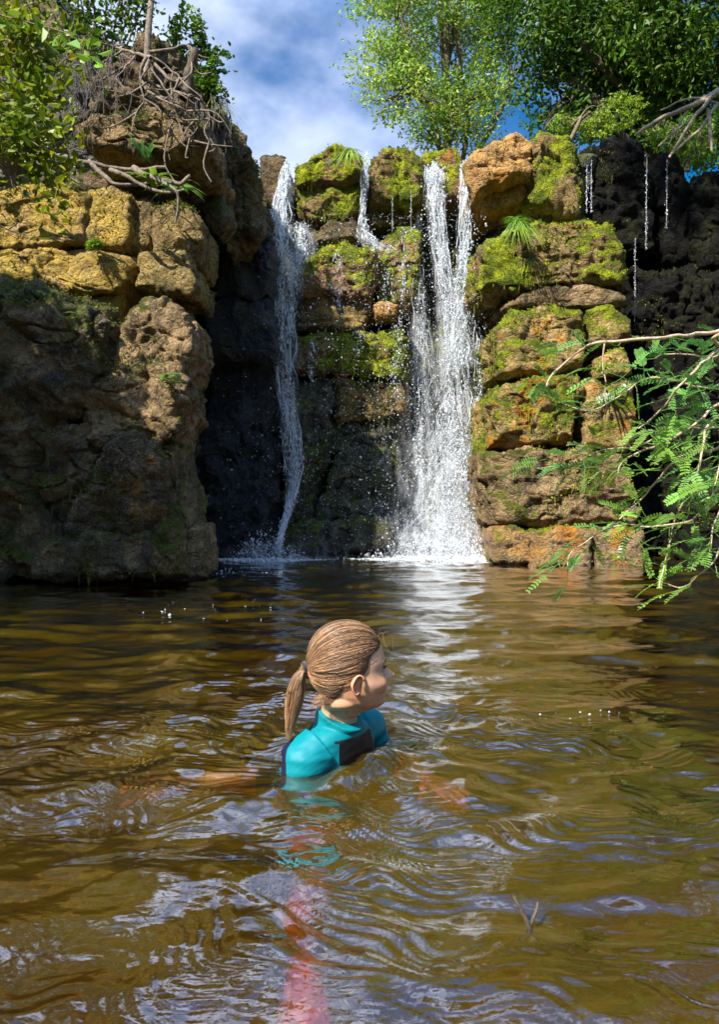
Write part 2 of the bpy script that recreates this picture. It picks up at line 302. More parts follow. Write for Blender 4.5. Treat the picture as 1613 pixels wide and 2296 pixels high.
LEFT = [
 ('rock_block', 'long golden sandstone block at the left edge, topmost course under the bush', [(-160,440),(0,425),(60,408),(150,418),(190,430),(188,545),(0,552),(-160,550)], 6.25, 1.4, 'gold', .045, 6, .2),
 ('rock_block', 'golden block with a bright green moss strip along its foot, second in the top course', [(194,425),(250,420),(290,436),(284,555),(196,545)], 6.32, 1.2, 'gold', .045, 6, .2),
 ('rock_block', 'narrow moss-blackened block between two wider blocks of the top course', [(288,440),(345,452),(340,562),(284,560)], 6.42, 1.2, 'goldmoss', .05, 5, .25),
 ('rock_block', 'brown block at the right end of the left cliff top course with dark patch', [(345,452),(400,446),(414,455),(444,490),(448,540),(436,580),(340,566)], 6.35, 0.9, 'goldmoss', .06, 5, .25),
 ('rock_block', 'broad golden second-course block above the big dark boulder', [(-160,555),(0,552),(180,556),(296,566),(300,600),(268,652),(190,655),(60,645),(-160,640)], 6.28, 1.4, 'gold', .05, 5, .3),
 ('rock_block', 'mottled brown block jutting right above the overhang slot of the left cliff', [(310,566),(360,560),(410,562),(427,596),(442,640),(432,665),(400,655),(302,640)], 6.22, 0.8, 'goldmoss', .06, 4.5, .2),
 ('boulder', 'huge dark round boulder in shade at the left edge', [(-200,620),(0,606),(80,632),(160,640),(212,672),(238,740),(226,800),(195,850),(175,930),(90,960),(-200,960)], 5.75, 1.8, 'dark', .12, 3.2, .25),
 ('rock_block', 'slim sunlit block wedged between the dark boulder and the tan boulder', [(205,658),(272,652),(266,700),(262,775),(238,785),(222,720)], 6.38, 1.0, 'gold', .04, 5, .1),
 ('boulder', 'tan and moss-mottled boulder bulging below the mottled jutting block', [(285,690),(320,655),(370,655),(396,682),(421,720),(431,780),(416,850),(350,845),(250,845),(262,770)], 5.95, 0.9, 'tan', .10, 3.6, .25),
 ('rock_ledge', 'rough broken ledge with tiny plants under the tan boulder', [(175,880),(215,850),(270,800),(360,815),(400,850),(408,930),(390,1000),(300,1005),(190,1000)], 5.85, 0.9, 'tan', .13, 3.6, .3),
 ('rock_pillar', 'tapering rock pillar with a pale lavender worn patch on its face', [(235,985),(290,965),(335,985),(362,1060),(378,1190),(250,1215),(130,1205),(150,1130),(200,1060)], 5.7, 1.4, 'brown', .10, 3.6, .3),
 ('rock_pillar', 'narrower damp pillar with a pale splash, right of the tapering pillar', [(352,985),(395,990),(400,1080),(422,1180),(420,1250),(360,1250),(368,1100)], 5.95, 0.8, 'dark', .09, 4, .2),
 ('boulder', 'small mossy boulder standing in the water at the foot of the pillars', [(328,1180),(352,1165),(385,1175),(408,1215),(415,1290),(310,1290)], 5.75, .8, 'goldmoss', .05, 3.5, .5),
 ('boulder', 'little pale-streaked rock at the waterline beside the crevice', [(412,1215),(426,1180),(450,1190),(458,1290),(402,1290)], 5.9, 0.6, 'tan', .05, 3.5, .1),
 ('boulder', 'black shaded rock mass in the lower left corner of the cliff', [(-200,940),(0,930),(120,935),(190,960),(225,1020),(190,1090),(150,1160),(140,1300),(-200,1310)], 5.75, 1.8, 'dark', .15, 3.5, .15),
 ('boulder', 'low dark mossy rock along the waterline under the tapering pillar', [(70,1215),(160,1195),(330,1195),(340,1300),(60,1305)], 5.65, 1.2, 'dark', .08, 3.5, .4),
 ('rock_block', 'tan rock head near the cliff top wrapped in tree roots', [(200,180),(262,75),(330,62),(400,105),(432,150),(442,215),(430,300),(320,320),(215,290),(180,240)], 6.7, 1.5, 'brown', .15, 3.6, .25),
 ('boulder', 'sunlit ochre bulge of rock under the tree roots', [(158,265),(210,238),(290,250),(400,235),(450,262),(468,320),(430,345),(330,345),(245,335),(190,325)], 6.15, 1.4, 'tan', .14, 3.2, .1),
 ('rock_block', 'great rounded brow of brown rock sloping down to the left waterfall', [(420,170),(470,215),(496,232),(534,280),(558,345),(566,440),(574,500),(516,520),(476,470),(455,400),(400,330),(380,240)], 7.4, 1.3, 'brown', .15, 3.5, .3),
 ('rock_block', 'dark underside rock below the great brow, above the blue crevice', [(230,345),(380,330),(470,340),(490,420),(510,500),(480,520),(440,470),(300,420)], 6.95, 1.2, 'dark', .10, 4, .1),
 ('rock_block', 'shaded rock behind the hanging vines at the far upper left', [(-200,-60),(120,-40),(210,60),(235,200),(200,330),(170,410),(-200,430)], 7.3, 2.0, 'dark', .2, 3.5, .2),
 ('rock_block', 'lit earthy rock strip under the dead branch at the cliff ledge', [(120,385),(180,375),(260,385),(400,400),(460,440),(400,460),(200,440),(120,425)], 6.75, 1.2, 'brown', .1, 3.5, .2),
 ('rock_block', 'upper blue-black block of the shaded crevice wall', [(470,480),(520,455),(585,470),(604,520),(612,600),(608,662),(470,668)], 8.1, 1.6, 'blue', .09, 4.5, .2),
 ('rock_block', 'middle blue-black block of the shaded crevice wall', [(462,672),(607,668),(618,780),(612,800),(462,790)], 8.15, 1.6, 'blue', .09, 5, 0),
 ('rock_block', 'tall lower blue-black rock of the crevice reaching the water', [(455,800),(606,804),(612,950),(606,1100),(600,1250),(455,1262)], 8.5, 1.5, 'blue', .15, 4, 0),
]
CENT = [
 ('rock_block', 'small brown lip rock just left of the left waterfall top', [(582,350),(610,342),(636,352),(640,400),(618,470),(592,462)], 9.3, 1.2, 'brown', .07, 4, .1),
 ('boulder', 'pinkish-brown lip boulder draped in bright yellow moss, right of the left waterfall', [(660,372),(700,345),(750,322),(790,328),(812,345),(815,400),(700,415),(664,415)], 8.95, 1.4, 'lush', .08, 4, .55),
 ('boulder', 'mossy under-boulder below the yellow-draped lip boulder', [(668,418),(812,405),(815,470),(790,492),(700,492),(672,465)], 9.05, 1.4, 'mossy', .07, 4, .5),
 ('boulder', 'dark green moss-hung lip boulder between the thin trickle and the right waterfall', [(835,348),(868,326),(930,322),(948,355),(948,450),(910,460),(835,440)], 8.9, 1.5, 'mossy', .10, 3.8, .5, 'moss_dark'),
 ('rock_block', 'square tan face under the moss-hung lip boulder', [(832,445),(905,440),(908,500),(832,502)], 9.2, 1.2, 'tan', .03, 6, 0),
 ('boulder', 'ochre and yellow lip rock between the two streams of the right waterfall', [(950,345),(985,330),(1030,334),(1042,360),(1040,450),(955,455)], 9.1, 1.3, 'lush', .07, 4, .3),
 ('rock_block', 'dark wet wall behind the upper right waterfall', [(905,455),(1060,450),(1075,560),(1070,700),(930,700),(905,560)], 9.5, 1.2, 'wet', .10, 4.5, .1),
 ('rock_ledge', 'dark rounded slab under the mossy under-boulder', [(698,515),(740,488),(790,490),(818,530),(700,545)], 8.9, 1.2, 'dark', .04, 4, .1),
 ('boulder', 'big domed boulder under a thick green moss cap in the middle of the falls', [(652,640),(672,590),(715,556),(770,540),(840,552),(856,580),(840,620),(832,670),(660,660)], 8.6, 1.6, 'lush', .09, 3.6, .8),
 ('rock_block', 'tan wet block under the moss-capped domed boulder', [(664,660),(826,660),(832,700),(808,738),(668,738)], 8.75, 1.3, 'goldmoss', .06, 5, .2),
 ('rock_block', 'grey-green dripping wall right of the domed boulder', [(850,545),(900,505),(940,520),(950,640),(930,700),(840,690)], 8.95, 1.4, 'mossy', .12, 4, .4, 'moss_dark'),
 ('boulder', 'small round orange-brown stone on a wet shelf beside the domed boulder', [(842,682),(870,676),(892,684),(886,706),(846,708)], 8.55, .4, 'ochre', .02, 3, 0),
 ('rock_ledge', 'wide mossy shelf crossing the wall below the tan wet block', [(664,752),(740,742),(905,735),(920,790),(912,850),(760,842),(664,830)], 8.65, 1.4, 'mossy', .10, 4.5, .5),
 ('rock_ledge', 'ragged dripping shelf under the wide mossy shelf', [(740,850),(915,850),(912,930),(760,945)], 8.7, 1.3, 'goldmoss', .12, 4, .4, 'moss_dark'),
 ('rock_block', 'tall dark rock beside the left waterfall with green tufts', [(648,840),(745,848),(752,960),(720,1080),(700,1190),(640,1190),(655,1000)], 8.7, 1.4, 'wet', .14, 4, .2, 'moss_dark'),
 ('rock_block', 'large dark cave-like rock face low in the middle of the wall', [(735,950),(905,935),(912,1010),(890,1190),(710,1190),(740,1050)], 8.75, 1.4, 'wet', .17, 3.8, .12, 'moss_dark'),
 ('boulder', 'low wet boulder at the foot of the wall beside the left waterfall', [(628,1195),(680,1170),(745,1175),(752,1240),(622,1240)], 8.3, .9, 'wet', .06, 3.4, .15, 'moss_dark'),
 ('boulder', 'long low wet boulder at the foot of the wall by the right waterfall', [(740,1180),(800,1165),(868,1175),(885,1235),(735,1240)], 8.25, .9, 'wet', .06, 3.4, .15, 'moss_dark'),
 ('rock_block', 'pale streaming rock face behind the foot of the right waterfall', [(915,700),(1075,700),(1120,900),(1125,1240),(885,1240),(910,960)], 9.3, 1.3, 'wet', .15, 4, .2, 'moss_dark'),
]
RIGHT = [
 ('boulder', 'pitted ochre crown block at the top left of the right stack', [(1056,345),(1100,312),(1165,290),(1192,308),(1198,395),(1150,400),(1062,445)], 8.35, 1.6, 'ochre', .09, 4, .12),
 ('rock_block', 'smooth orange block in the hollow under the pitted ochre crown', [(1062,448),(1180,402),(1195,450),(1150,462),(1085,478)], 8.6, 1.3, 'ochre', .05, 4, 0),
 ('rock_block', 'moss-striped block next to the pitted ochre crown, darker on its right', [(1198,306),(1240,290),(1288,285),(1304,330),(1300,480),(1250,475),(1200,450)], 8.3, 1.6, 'mossy', .11, 4, .4),
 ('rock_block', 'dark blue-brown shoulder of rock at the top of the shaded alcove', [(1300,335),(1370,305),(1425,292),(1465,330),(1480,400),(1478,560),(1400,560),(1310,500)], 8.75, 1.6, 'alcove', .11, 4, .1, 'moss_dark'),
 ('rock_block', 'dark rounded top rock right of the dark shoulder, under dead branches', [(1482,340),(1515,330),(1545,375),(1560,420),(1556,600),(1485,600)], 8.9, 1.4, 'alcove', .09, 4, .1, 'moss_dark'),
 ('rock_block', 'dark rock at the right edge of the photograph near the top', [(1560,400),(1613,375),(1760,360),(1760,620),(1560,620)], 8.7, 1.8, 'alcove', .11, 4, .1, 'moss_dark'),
 ('boulder', 'largest block of the right stack, with orange rim, grass tuft and bright moss patches', [(1082,540),(1120,512),(1185,488),(1330,480),(1395,500),(1414,560),(1410,640),(1330,630),(1180,655),(1085,640)], 7.7, 1.9, 'mossy', .10, 4, .4),
 ('rock_ledge', 'thin pinkish ledge sandwiched under the largest block', [(1140,668),(1190,648),(1330,634),(1412,652),(1414,684),(1320,690),(1180,688),(1135,690)], 7.75, 1.5, 'tan', .05, 4, .1),
 ('rock_block', 'rough square block with orange top under the thin ledge', [(1118,735),(1160,700),(1200,690),(1312,690),(1318,740),(1312,822),(1200,835),(1122,835)], 7.6, 1.6, 'ledge', .09, 4.5, .25),
 ('rock_block', 'orange-stained small block right of the rough square block', [(1322,690),(1370,682),(1412,716),(1414,752),(1390,772),(1325,775)], 7.7, 1.4, 'ledge', .05, 4, .25),
 ('boulder', 'small mossy orange rock hidden among the pinnate leaves', [(1355,800),(1385,783),(1412,800),(1418,838),(1352,842)], 7.5, .8, 'ledge', .03, 3.5, .2),
 ('rock_block', 'block with orange algae top and a dark vertical notch in its face', [(1100,900),(1140,858),(1200,842),(1308,828),(1312,880),(1296,985),(1200,1000),(1100,1005)], 7.5, 1.6, 'ledge', .10, 4.5, .35),
 ('rock_block', 'block split from the notched block by a black vertical crack', [(1322,850),(1380,842),(1425,850),(1430,990),(1408,1010),(1318,1000)], 7.55, 1.6, 'ledge', .09, 4, .3),
 ('rock_block', 'broad greyish block with soft leaf shadows, second from the water', [(1088,1015),(1180,1002),(1330,1008),(1415,1020),(1432,1100),(1430,1175),(1260,1180),(1098,1182)], 7.35, 1.9, 'tan', .10, 4.5, .3),
 ('boulder', 'glistening orange rock at the waterline, left end of the base row', [(1104,1190),(1150,1180),(1195,1192),(1200,1260),(1110,1260)], 7.3, 1.2, 'base', .05, 4, .15),
 ('boulder', 'glistening mossy rock in the middle of the waterline row', [(1200,1192),(1260,1182),(1330,1188),(1335,1280),(1202,1275)], 7.15, 1.2, 'base', .06, 4, .3),
 ('boulder', 'brown streaked rock at the right end of the waterline row', [(1338,1190),(1400,1180),(1440,1190),(1450,1290),(1338,1285)], 7.2, 1.2, 'base', .06, 4, .1),
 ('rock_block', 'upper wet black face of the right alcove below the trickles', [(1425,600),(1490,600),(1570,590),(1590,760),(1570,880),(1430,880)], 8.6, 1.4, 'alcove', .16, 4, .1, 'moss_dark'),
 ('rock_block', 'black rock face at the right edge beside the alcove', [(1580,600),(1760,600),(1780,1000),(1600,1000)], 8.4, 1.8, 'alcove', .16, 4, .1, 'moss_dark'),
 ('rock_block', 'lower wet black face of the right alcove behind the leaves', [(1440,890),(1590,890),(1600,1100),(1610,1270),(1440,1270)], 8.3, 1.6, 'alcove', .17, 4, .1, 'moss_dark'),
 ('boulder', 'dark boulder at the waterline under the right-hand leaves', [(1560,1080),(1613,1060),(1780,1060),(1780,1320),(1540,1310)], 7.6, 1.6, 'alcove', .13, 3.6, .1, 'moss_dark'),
]
for grp, lst in ((GL, LEFT), (GC, CENT), (GR, RIGHT)):
    for it in lst:
        nm, lb, poly, Y, D, mt, amp, p, ms = it[:9]
        rock(nm, lb, poly, Y, D, mt, amp, p, ms, it[9] if len(it) > 9 else ('moss_dark' if grp is GL else 'moss'), group=grp)
# ================================================================ cliff core behind the blocks (setting)
def cliff():
    path = [(-14, 7.6), (-6, 6.9), (-2.6, 7.0), (-2.1, 7.4), (-1.75, 8.3), (-1.50, 9.4), (-.9, 9.85), (.6, 9.9), (1.35, 9.8), (1.55, 9.0), (1.8, 8.6), (2.5, 8.6), (2.85, 9.3), (3.3, 9.5), (4.6, 9.3), (6.5, 8.0), (14, 7.5)]
    tops = [4.9, 4.9, 4.7, 4.3, 3.5, 3.9, 4.45, 4.4, 4.5, 4.3, 4.2, 4.3, 4.4, 4.2, 4.0, 4.2, 4.6]
    P = spline([(x, y, z) for (x, y), z in zip(path, tops)], 520)
    nt_ = 190; t = np.linspace(0, 1, nt_)
    V = P[:, None, :] * np.array([1, 1, 0]) + np.zeros((1, nt_, 3)); V[:, :, 2] = -1.3 + (P[:, None, 2] + 1.3) * t[None]
    tan = np.gradient(P[:, :2], axis=0); tan /= np.linalg.norm(tan, axis=1)[:, None]; nrm = np.stack([tan[:, 1], -tan[:, 0]], 1)
    flat = V.reshape(-1, 3); d = .32 * fbm(flat * np.array([.8, .8, .9]), 4) + .10 * fbm(flat * 4.5, 3); d = d.reshape(520, nt_)
    V[:, :, :2] += nrm[:, None] * (d - .1)[..., None] * np.clip((1 - t) * 12, .15, 1)[None, :, None]
    top = []
    for k, s in enumerate((.4, 1.0, 2.2, 4.0)):
        Q = V[:, -1:].copy(); Q[:, 0, 1] = np.maximum(Q[:, 0, 1], 0) + s; Q[:, 0, 2] += .05 * fbm(Q[:, 0] * 1.3, 2) - .02 * s; top.append(Q)
    V = np.concatenate([V] + top, 1); n2_ = V.shape[1]
    idx = np.arange(520 * n2_).reshape(520, n2_); F = np.stack([idx[:-1, :-1], idx[1:, :-1], idx[1:, 1:], idx[:-1, 1:]], -1).reshape(-1, 4)
    o = obj('cliff', mesh_np(V.reshape(-1, 3), F, smooth=True), M['wet']); tag(o, kind='structure')
cliff()
# ground: one sheet, pool hollow in the middle, plateau behind the falls, banks around
def ground():
    def ax(lo, hi, f0, f1, n): 
        return np.unique(np.r_[-np.geomspace(abs(lo), abs(f0), n), np.linspace(f0, f1, 150), np.geomspace(f1, hi, n)])
    X = ax(-260, 260, -9, 9, 30); Y = ax(-260, 260, -12, 14, 30)
    x, y = np.meshgrid(X, Y, indexing='ij'); P = np.stack([x.ravel(), y.ravel(), np.zeros(x.size)], 1)
    n = fbm(P * .5, 4).reshape(x.shape); f = fbm(P * 3, 3).reshape(x.shape)
    side = sstep(4.6, 8.0, np.abs(x) + .4 * n) * 3.2 + sstep(8, 60, np.abs(x)) * 4
    north = sstep(11.0, 12.2, y); z = -.85 + .10 * n + .025 * f
    z = np.maximum(z, -.85 + side); z = z * (1 - north) + (3.9 + .25 * n) * north
    south = sstep(-9, -14, y); z = z + south * 2.0
    z += sstep(14, 120, y) * 3
    idx = np.arange(x.size).reshape(x.shape); F = np.stack([idx[:-1, :-1], idx[1:, :-1], idx[1:, 1:], idx[:-1, 1:]], -1).reshape(-1, 4)
    g = G('ground_mud'); Pn = g.pos(); n1_ = g.noise(Pn, 3.5, 6, .65); sz = g.n('SeparateXYZ'); g.l(Pn, sz.inputs[0])
    c = g.mix(g.rng(n1_, .35, .65), (.42, .31, .13), (.20, .145, .06))
    c = g.mix(g.rng(g.noise(Pn, 14, 4, .7), .55, .7, 0, .6), c, (.10, .075, .03))
    c = g.mix(g.rng(sz.outputs[2], .2, .8), c, (.06, .075, .02)); g.pbr(c, .9, g.bump(g.noise(Pn, 12, 5, .7), .6, .05))
    tag(obj('ground', mesh_np(np.stack([x.ravel(), y.ravel(), z.ravel()], 1), F, smooth=True), g.m), kind='structure')
ground()
# ================================================================ pool water
GX, GY = -.13, 2.02          # where the bather breaks the surface
def wave(x, y):
    P = lambda a, b, c=0.: np.stack([x * a, y * b, np.full_like(x, c)], 1)
    near = np.exp(-((x - GX) ** 2 + (y - GY) ** 2) / 1.6 ** 2)
    h = .024 * fbm(P(1.5, 2.8, 1.), 2) + .0085 * fbm(P(4.2, 6.4, 4.), 3)
    yy = y + .18 * pn(P(.8, .8, 9)) + .10 * x
    calm = sstep(-.5, .5, pn(P(.55, .8, 33)))
    h += .0014 * np.sin(2 * np.pi * yy / .21 + 2.0 * pn(P(1.4, 1.4, 2.))) * calm
    r = np.hypot((x - GX) * .85, y - GY) + .05 * pn(P(2.6, 2.6, 7.))
    h += .0085 * np.exp(-r / .75) * np.sin(2 * np.pi * r / .30 + 1.0) * sstep(.05, .25, r)
    r2 = np.hypot(x + .65, (y - 1.9) * 1.2) + .06 * pn(P(3, 3, 11.)); h += .0050 * np.exp(-r2 / .45) * np.sin(2 * np.pi * r2 / .17)
    r3 = np.hypot(x - .30, (y - 1.82) * 1.1) + .05 * pn(P(3, 3, 15.)); h += .0050 * np.exp(-r3 / .35) * np.sin(2 * np.pi * r3 / .15)
    h += .011 * np.exp(-((r - .19) / .05) ** 2) * (.6 + .8 * pn(P(7, 7, 81.)))
    a_ = (x - .015) * .576 + (y - 1.965) * .817; b_ = (x - .015) * .817 - (y - 1.965) * .576     # bow wave pushed up before the chest
    h += .036 * np.exp(-(b_ / .05) ** 2 - (a_ / .13) ** 4) * (1 + .35 * pn(P(16, 16, 91.)))
    # capillary ripples riding on the swell, ragged, strongest round the bather
    q = pn(P(5.5, 5.5, 21.)); k = (x * .35 + y) / .034 + 3.2 * q + 2.5 * pn(P(2., 2., 5.))
    m = (.25 + 1.1 * near) * sstep(-.22, .35, pn(P(1.7, 2.4, 27.)) + .25 * near) * np.exp(-np.maximum(y - 2.4, 0) / .9)
    h += .0021 * m * np.sin(2 * np.pi * k)
    h += .0022 * near * fbm(P(14, 18, 41.), 2) + .0012 * fbm(P(9, 15, 43.), 2) * sstep(0, .5, pn(P(.9, 1.1, 71.)))
    far = sstep(2.5, 5.5, y); h += far * .0040 * fbm(P(3.0, 9.0, 51.), 2)
    turb = np.exp(-((x - 1.0) ** 2 / 1.1 + (y - 8.2) ** 2 / .9)) + .6 * np.exp(-((x + .75) ** 2 / .3 + (y - 8.2) ** 2 / .5))
    h += .02 * turb * fbm(P(8, 8, 61.), 3)
    return h
def axis(spans):
    return np.unique(np.round(np.concatenate([np.arange(a, b, s) for a, b, s in spans]), 5))
def pool():
    X = axis([(-7.4, -2.6, .06), (-2.6, -1.1, .018), (-1.1, 1.1, .0075), (1.1, 2.6, .018), (2.6, 7.41, .06)])
    Y = axis([(-12, -1, .3), (-1, .6, .03), (.6, 3.0, .0075), (3.0, 5., .014), (5., 10.4, .03)])
    x, y = np.meshgrid(X, Y, indexing='ij'); xf, yf = x.ravel(), y.ravel(); z = wave(xf, yf)
    idx = np.arange(x.size).reshape(x.shape); F = np.stack([idx[:-1, :-1], idx[1:, :-1], idx[1:, 1:], idx[:-1, 1:]], -1).reshape(-1, 4)
    g = G('peaty_pool_water'); P = g.pos()
    b = g.bump(g.noise(g.mapv(P, 1, 1.6, 1), 26, 3, .5, .6), .22, .008)
    b = g.bump(g.noise(g.mapv(P, 1, 1.3, 1), 95, 2, .5, .3), .05, .002, b)
    fr = g.n('Fresnel'); fr.inputs[0].default_value = 1.55; g.l(b, fr.inputs['Normal'])
    gl = g.n('BsdfGlossy'); gl.inputs['Roughness'].default_value = .015; gl.inputs['Color'].default_value = (1, 1, 1, 1); g.l(b, gl.inputs['Normal'])
    tr = g.n('BsdfTransparent'); tr.inputs[0].default_value = (.95, .95, .92, 1)
    rf = g.n('BsdfRefraction'); rf.inputs['IOR'].default_value = 1.33; rf.inputs['Roughness'].default_value = .0; rf.inputs[0].default_value = (.95, .93, .88, 1); g.l(b, rf.inputs['Normal'])
    df = g.n('BsdfDiffuse')
    silt = g.mix(g.rng(g.noise(P, .9, 5, .6, .5), .35, .65), (.095, .054, .002), (.22, .155, .006)); g.l(silt, df.inputs[0])
    m1 = g.n('MixShader'); m1.inputs[0].default_value = .65; g.l(tr.outputs[0], m1.inputs[1]); g.l(rf.outputs[0], m1.inputs[2])
    m2 = g.n('MixShader'); m2.inputs[0].default_value = .22; g.l(m1.outputs[0], m2.inputs[1]); g.l(df.outputs[0], m2.inputs[2])
    m3 = g.n('MixShader'); g.l(g.math('MINIMUM', g.math('MULTIPLY', fr.outputs[0], 2.3), 1.), m3.inputs[0]); g.l(m2.outputs[0], m3.inputs[1]); g.l(gl.outputs[0], m3.inputs[2])
    g.l(m3.outputs[0], g.o.inputs['Surface'])
    va = g.n('VolumeAbsorption'); va.inputs['Color'].default_value = (.93, .44, .03, 1); va.inputs['Density'].default_value = 12.0; g.l(va.outputs[0], g.o.inputs['Volume'])
    tag(obj('pool_water', mesh_np(np.stack([xf, yf, z], 1), F, smooth=True), g.m), kind='structure')
pool()
# ================================================================ falling water
def wmat(name, alpha=None):
    g = G(name); P = g.pos()
    p = g.pbr((.86, .90, .94), .18, Specular_IOR_Level=.6); tl = g.n('BsdfTranslucent'); tl.inputs[0].default_value = (.85, .9, .95, 1)
    ms = g.n('MixShader'); ms.inputs[0].default_value = .35; g.l(p.outputs[0], ms.inputs[1]); g.l(tl.outputs[0], ms.inputs[2]); res = ms.outputs[0]
    if alpha is not None:
        n = g.noise(g.mapv(P, 1, 1, .22), 16, 5, .7, .6); m_ = g.noise(P, 55, 4, .75)
        at_ = g.n('Attribute', attribute_name='tint')
        a = g.math('MULTIPLY', g.rng(g.math('ADD', g.math('MULTIPLY', n, .75), g.math('MULTIPLY', m_, .4)), .50, .72, 0, alpha), at_.outputs[2])
        t = g.n('BsdfTransparent'); m2 = g.n('MixShader'); g.l(a, m2.inputs[0]); g.l(t.outputs[0], m2.inputs[1]); g.l(res, m2.inputs[2]); res = m2.outputs[0]
    g.l(res, g.o.inputs[0]); return g.m
M['drop'] = wmat('white_falling_water'); M['veil'] = wmat('thin_falling_veil', .5); M['mist'] = wmat('soft_spray', .6)
_oct = np.array([[1, 0, 0], [0, 1, 0], [-1, 0, 0], [0, -1, 0], [0, 0, 1], [0, 0, -1]], float)
_of = np.array([[0, 1, 4], [1, 2, 4], [2, 3, 4], [3, 0, 4], [1, 0, 5], [2, 1, 5], [3, 2, 5], [0, 3, 5]])
def drops(P, r, el=1.6):
    n = len(P); r = np.asarray(r).reshape(-1, 1, 1) * np.ones((n, 1, 1)); sc_ = rng.uniform(.7, 1.3, (n, 1, 3)) * r; sc_[..., 2:] *= rng.uniform(min(1, el), max(1, el), (n, 1, 1))
    V = P[:, None] + _oct[None] * sc_; F = (_of[None] + (np.arange(n) * 6)[:, None, None]).reshape(-1, 3); return V.reshape(-1, 3), F
def fall(label, name, path, nd, nf, rad=.006, veil=True, group='waterfalls'):
    """path rows: (u, v, Y, half width in metres, coverage 0..1)"""
    C = np.array([list(at(u, v, Y)) + [hw, cv] for u, v, Y, hw, cv in path]); S = spline(C, 240)
    root = thing(name, label, 'waterfall', tuple(C[-1, :3] * np.array([1, 1, 0])), group)
    z = S[:, 2]; cum = np.cumsum(S[:, 4] + .02); cum /= cum[-1]
    def pick(t): return np.stack([np.interp(t, np.linspace(0, 1, 240), S[:, k]) for k in range(5)], 1)
    # droplets gathered into wandering strands
    t = np.interp(rng.random(nd), cum, np.linspace(0, 1, 240)); s = pick(t)
    cl = rng.integers(0, 14, nd); off = pn(np.stack([cl * 7.7, s[:, 2] * 1.6, cl * 0 + 3.], 1)) * .75 + rng.normal(0, .16, nd)
    off2 = rng.normal(0, .5, nd); off = np.where(rng.random(nd) < .72, off, off2)
    P = s[:, :3].copy(); P[:, 0] += off * s[:, 3]; P[:, 1] += rng.normal(0, .35, nd) * s[:, 3]; P[:, 2] += rng.normal(0, .02, nd)
    keep = pn(P * np.array([11, 11, 3.5])) > .0 - .55 * sstep(1.6, .6, P[:, 2]); P = P[keep]
    r = rad * rng.lognormal(-.25, .45, len(P)); V, F = drops(P, r, 3.0)
    tag(obj('droplets', mesh_np(V, F, smooth=True), M['drop'], root), kind='stuff')
    paths = []
    for k in range(nf):
        a = rng.random() * .9; b = min(1, a + rng.uniform(.02, .12)); tt = np.linspace(a, b, 12); s = pick(tt)
        o = rng.uniform(-1, 1) * .9; o = o + .35 * pn(np.stack([np.full(12, k * 1.7), s[:, 2] * 5, np.zeros(12)], 1))
        Q = s[:, :3].copy(); Q[:, 0] += o * s[:, 3]; Q[:, 1] += rng.normal(0, .4) * s[:, 3] - .01
        if rng.random() > s[:, 4].mean() + .1: continue
        paths.append((Q, rad * .75 * np.sin(np.linspace(.15, np.pi - .15, 12)) * rng.uniform(.4, 1.1)))
    if paths: V, F = tubes(paths, 5); tag(obj('strands', mesh_np(V, F, smooth=True), M['drop'], root), kind='stuff')
    if veil:
        nu = 40; uu = np.linspace(-1, 1, nu); VV = []; CC = []; FF = []
        for layer in range(2):
            X = S[:, None, 0] + uu[None] * S[:, None, 3] * (1.05 + .15 * layer)
            Yv = S[:, None, 1] + .5 * S[:, None, 3] * (uu[None] ** 2) + .05 * layer + 0 * X; Zv = S[:, None, 2] + 0 * X
            V = np.stack([X, Yv, Zv], -1).reshape(-1, 3); V[:, 1] += .06 * pn(V * np.array([9, 1, 2.5]) + layer * 5); V[:, 0] += .02 * pn(V * np.array([5, 1, 4.]) + 9)
            c = (S[:, None, 4] * (1 - np.abs(uu[None]) ** 3)).reshape(-1)
            idx = np.arange(240 * nu).reshape(240, nu) + layer * 240 * nu; FF.append(np.stack([idx[:-1, :-1], idx[1:, :-1], idx[1:, 1:], idx[:-1, 1:]], -1).reshape(-1, 4)); VV.append(V); CC.append(c)
        c = np.concatenate(CC); obj('veil', mesh_np(np.concatenate(VV), np.concatenate(FF), np.stack([c, c, c], 1), True), M['veil'], root)
    return root
fall('narrow white waterfall on the left, twisting down to a thin point', 'waterfall',
     [(645,366,9.25,.055,.9),(640,400,9.05,.08,1.),(633,450,8.8,.10,1.),(626,500,8.65,.13,.95),(626,560,8.55,.15,.75),(629,640,8.5,.15,.6),(634,740,8.48,.15,.75),(640,850,8.45,.13,.85),(650,950,8.42,.12,.85),(657,1030,8.4,.11,.9),(657,1090,8.38,.08,.95),(648,1140,8.25,.05,1.),(635,1180,8.12,.035,1.),(627,1215,8.0,.035,1.),(626,1240,7.95,.05,1.)], 6800, 200, .0052)
right = fall('broad white waterfall on the right spreading into a wide foaming foot', 'waterfall',
     [(966,362,9.3,.09,.8),(972,385,9.0,.13,1.),(976,430,8.85,.115,1.),(982,500,8.75,.10,.8),(990,580,8.7,.10,.75),(1003,660,8.65,.12,.8),(1016,760,8.62,.17,.9),(1022,860,8.6,.19,.95),(1016,960,8.55,.24,1.),(1014,1050,8.5,.34,1.),(1014,1130,8.45,.42,1.),(1008,1185,8.4,.52,1.),(1004,1228,8.3,.62,1.)], 21000, 300, .0045)
fall('slim bright stream joining the right waterfall from its right side', 'waterfall',
     [(1042,362,9.0,.035,1.),(1044,400,8.75,.06,1.),(1042,480,8.65,.07,1.),(1042,560,8.6,.08,1.),(1040,650,8.58,.11,1.),(1036,740,8.58,.16,.9),(1040,820,8.56,.18,.7)], 5500, 160, .0055)
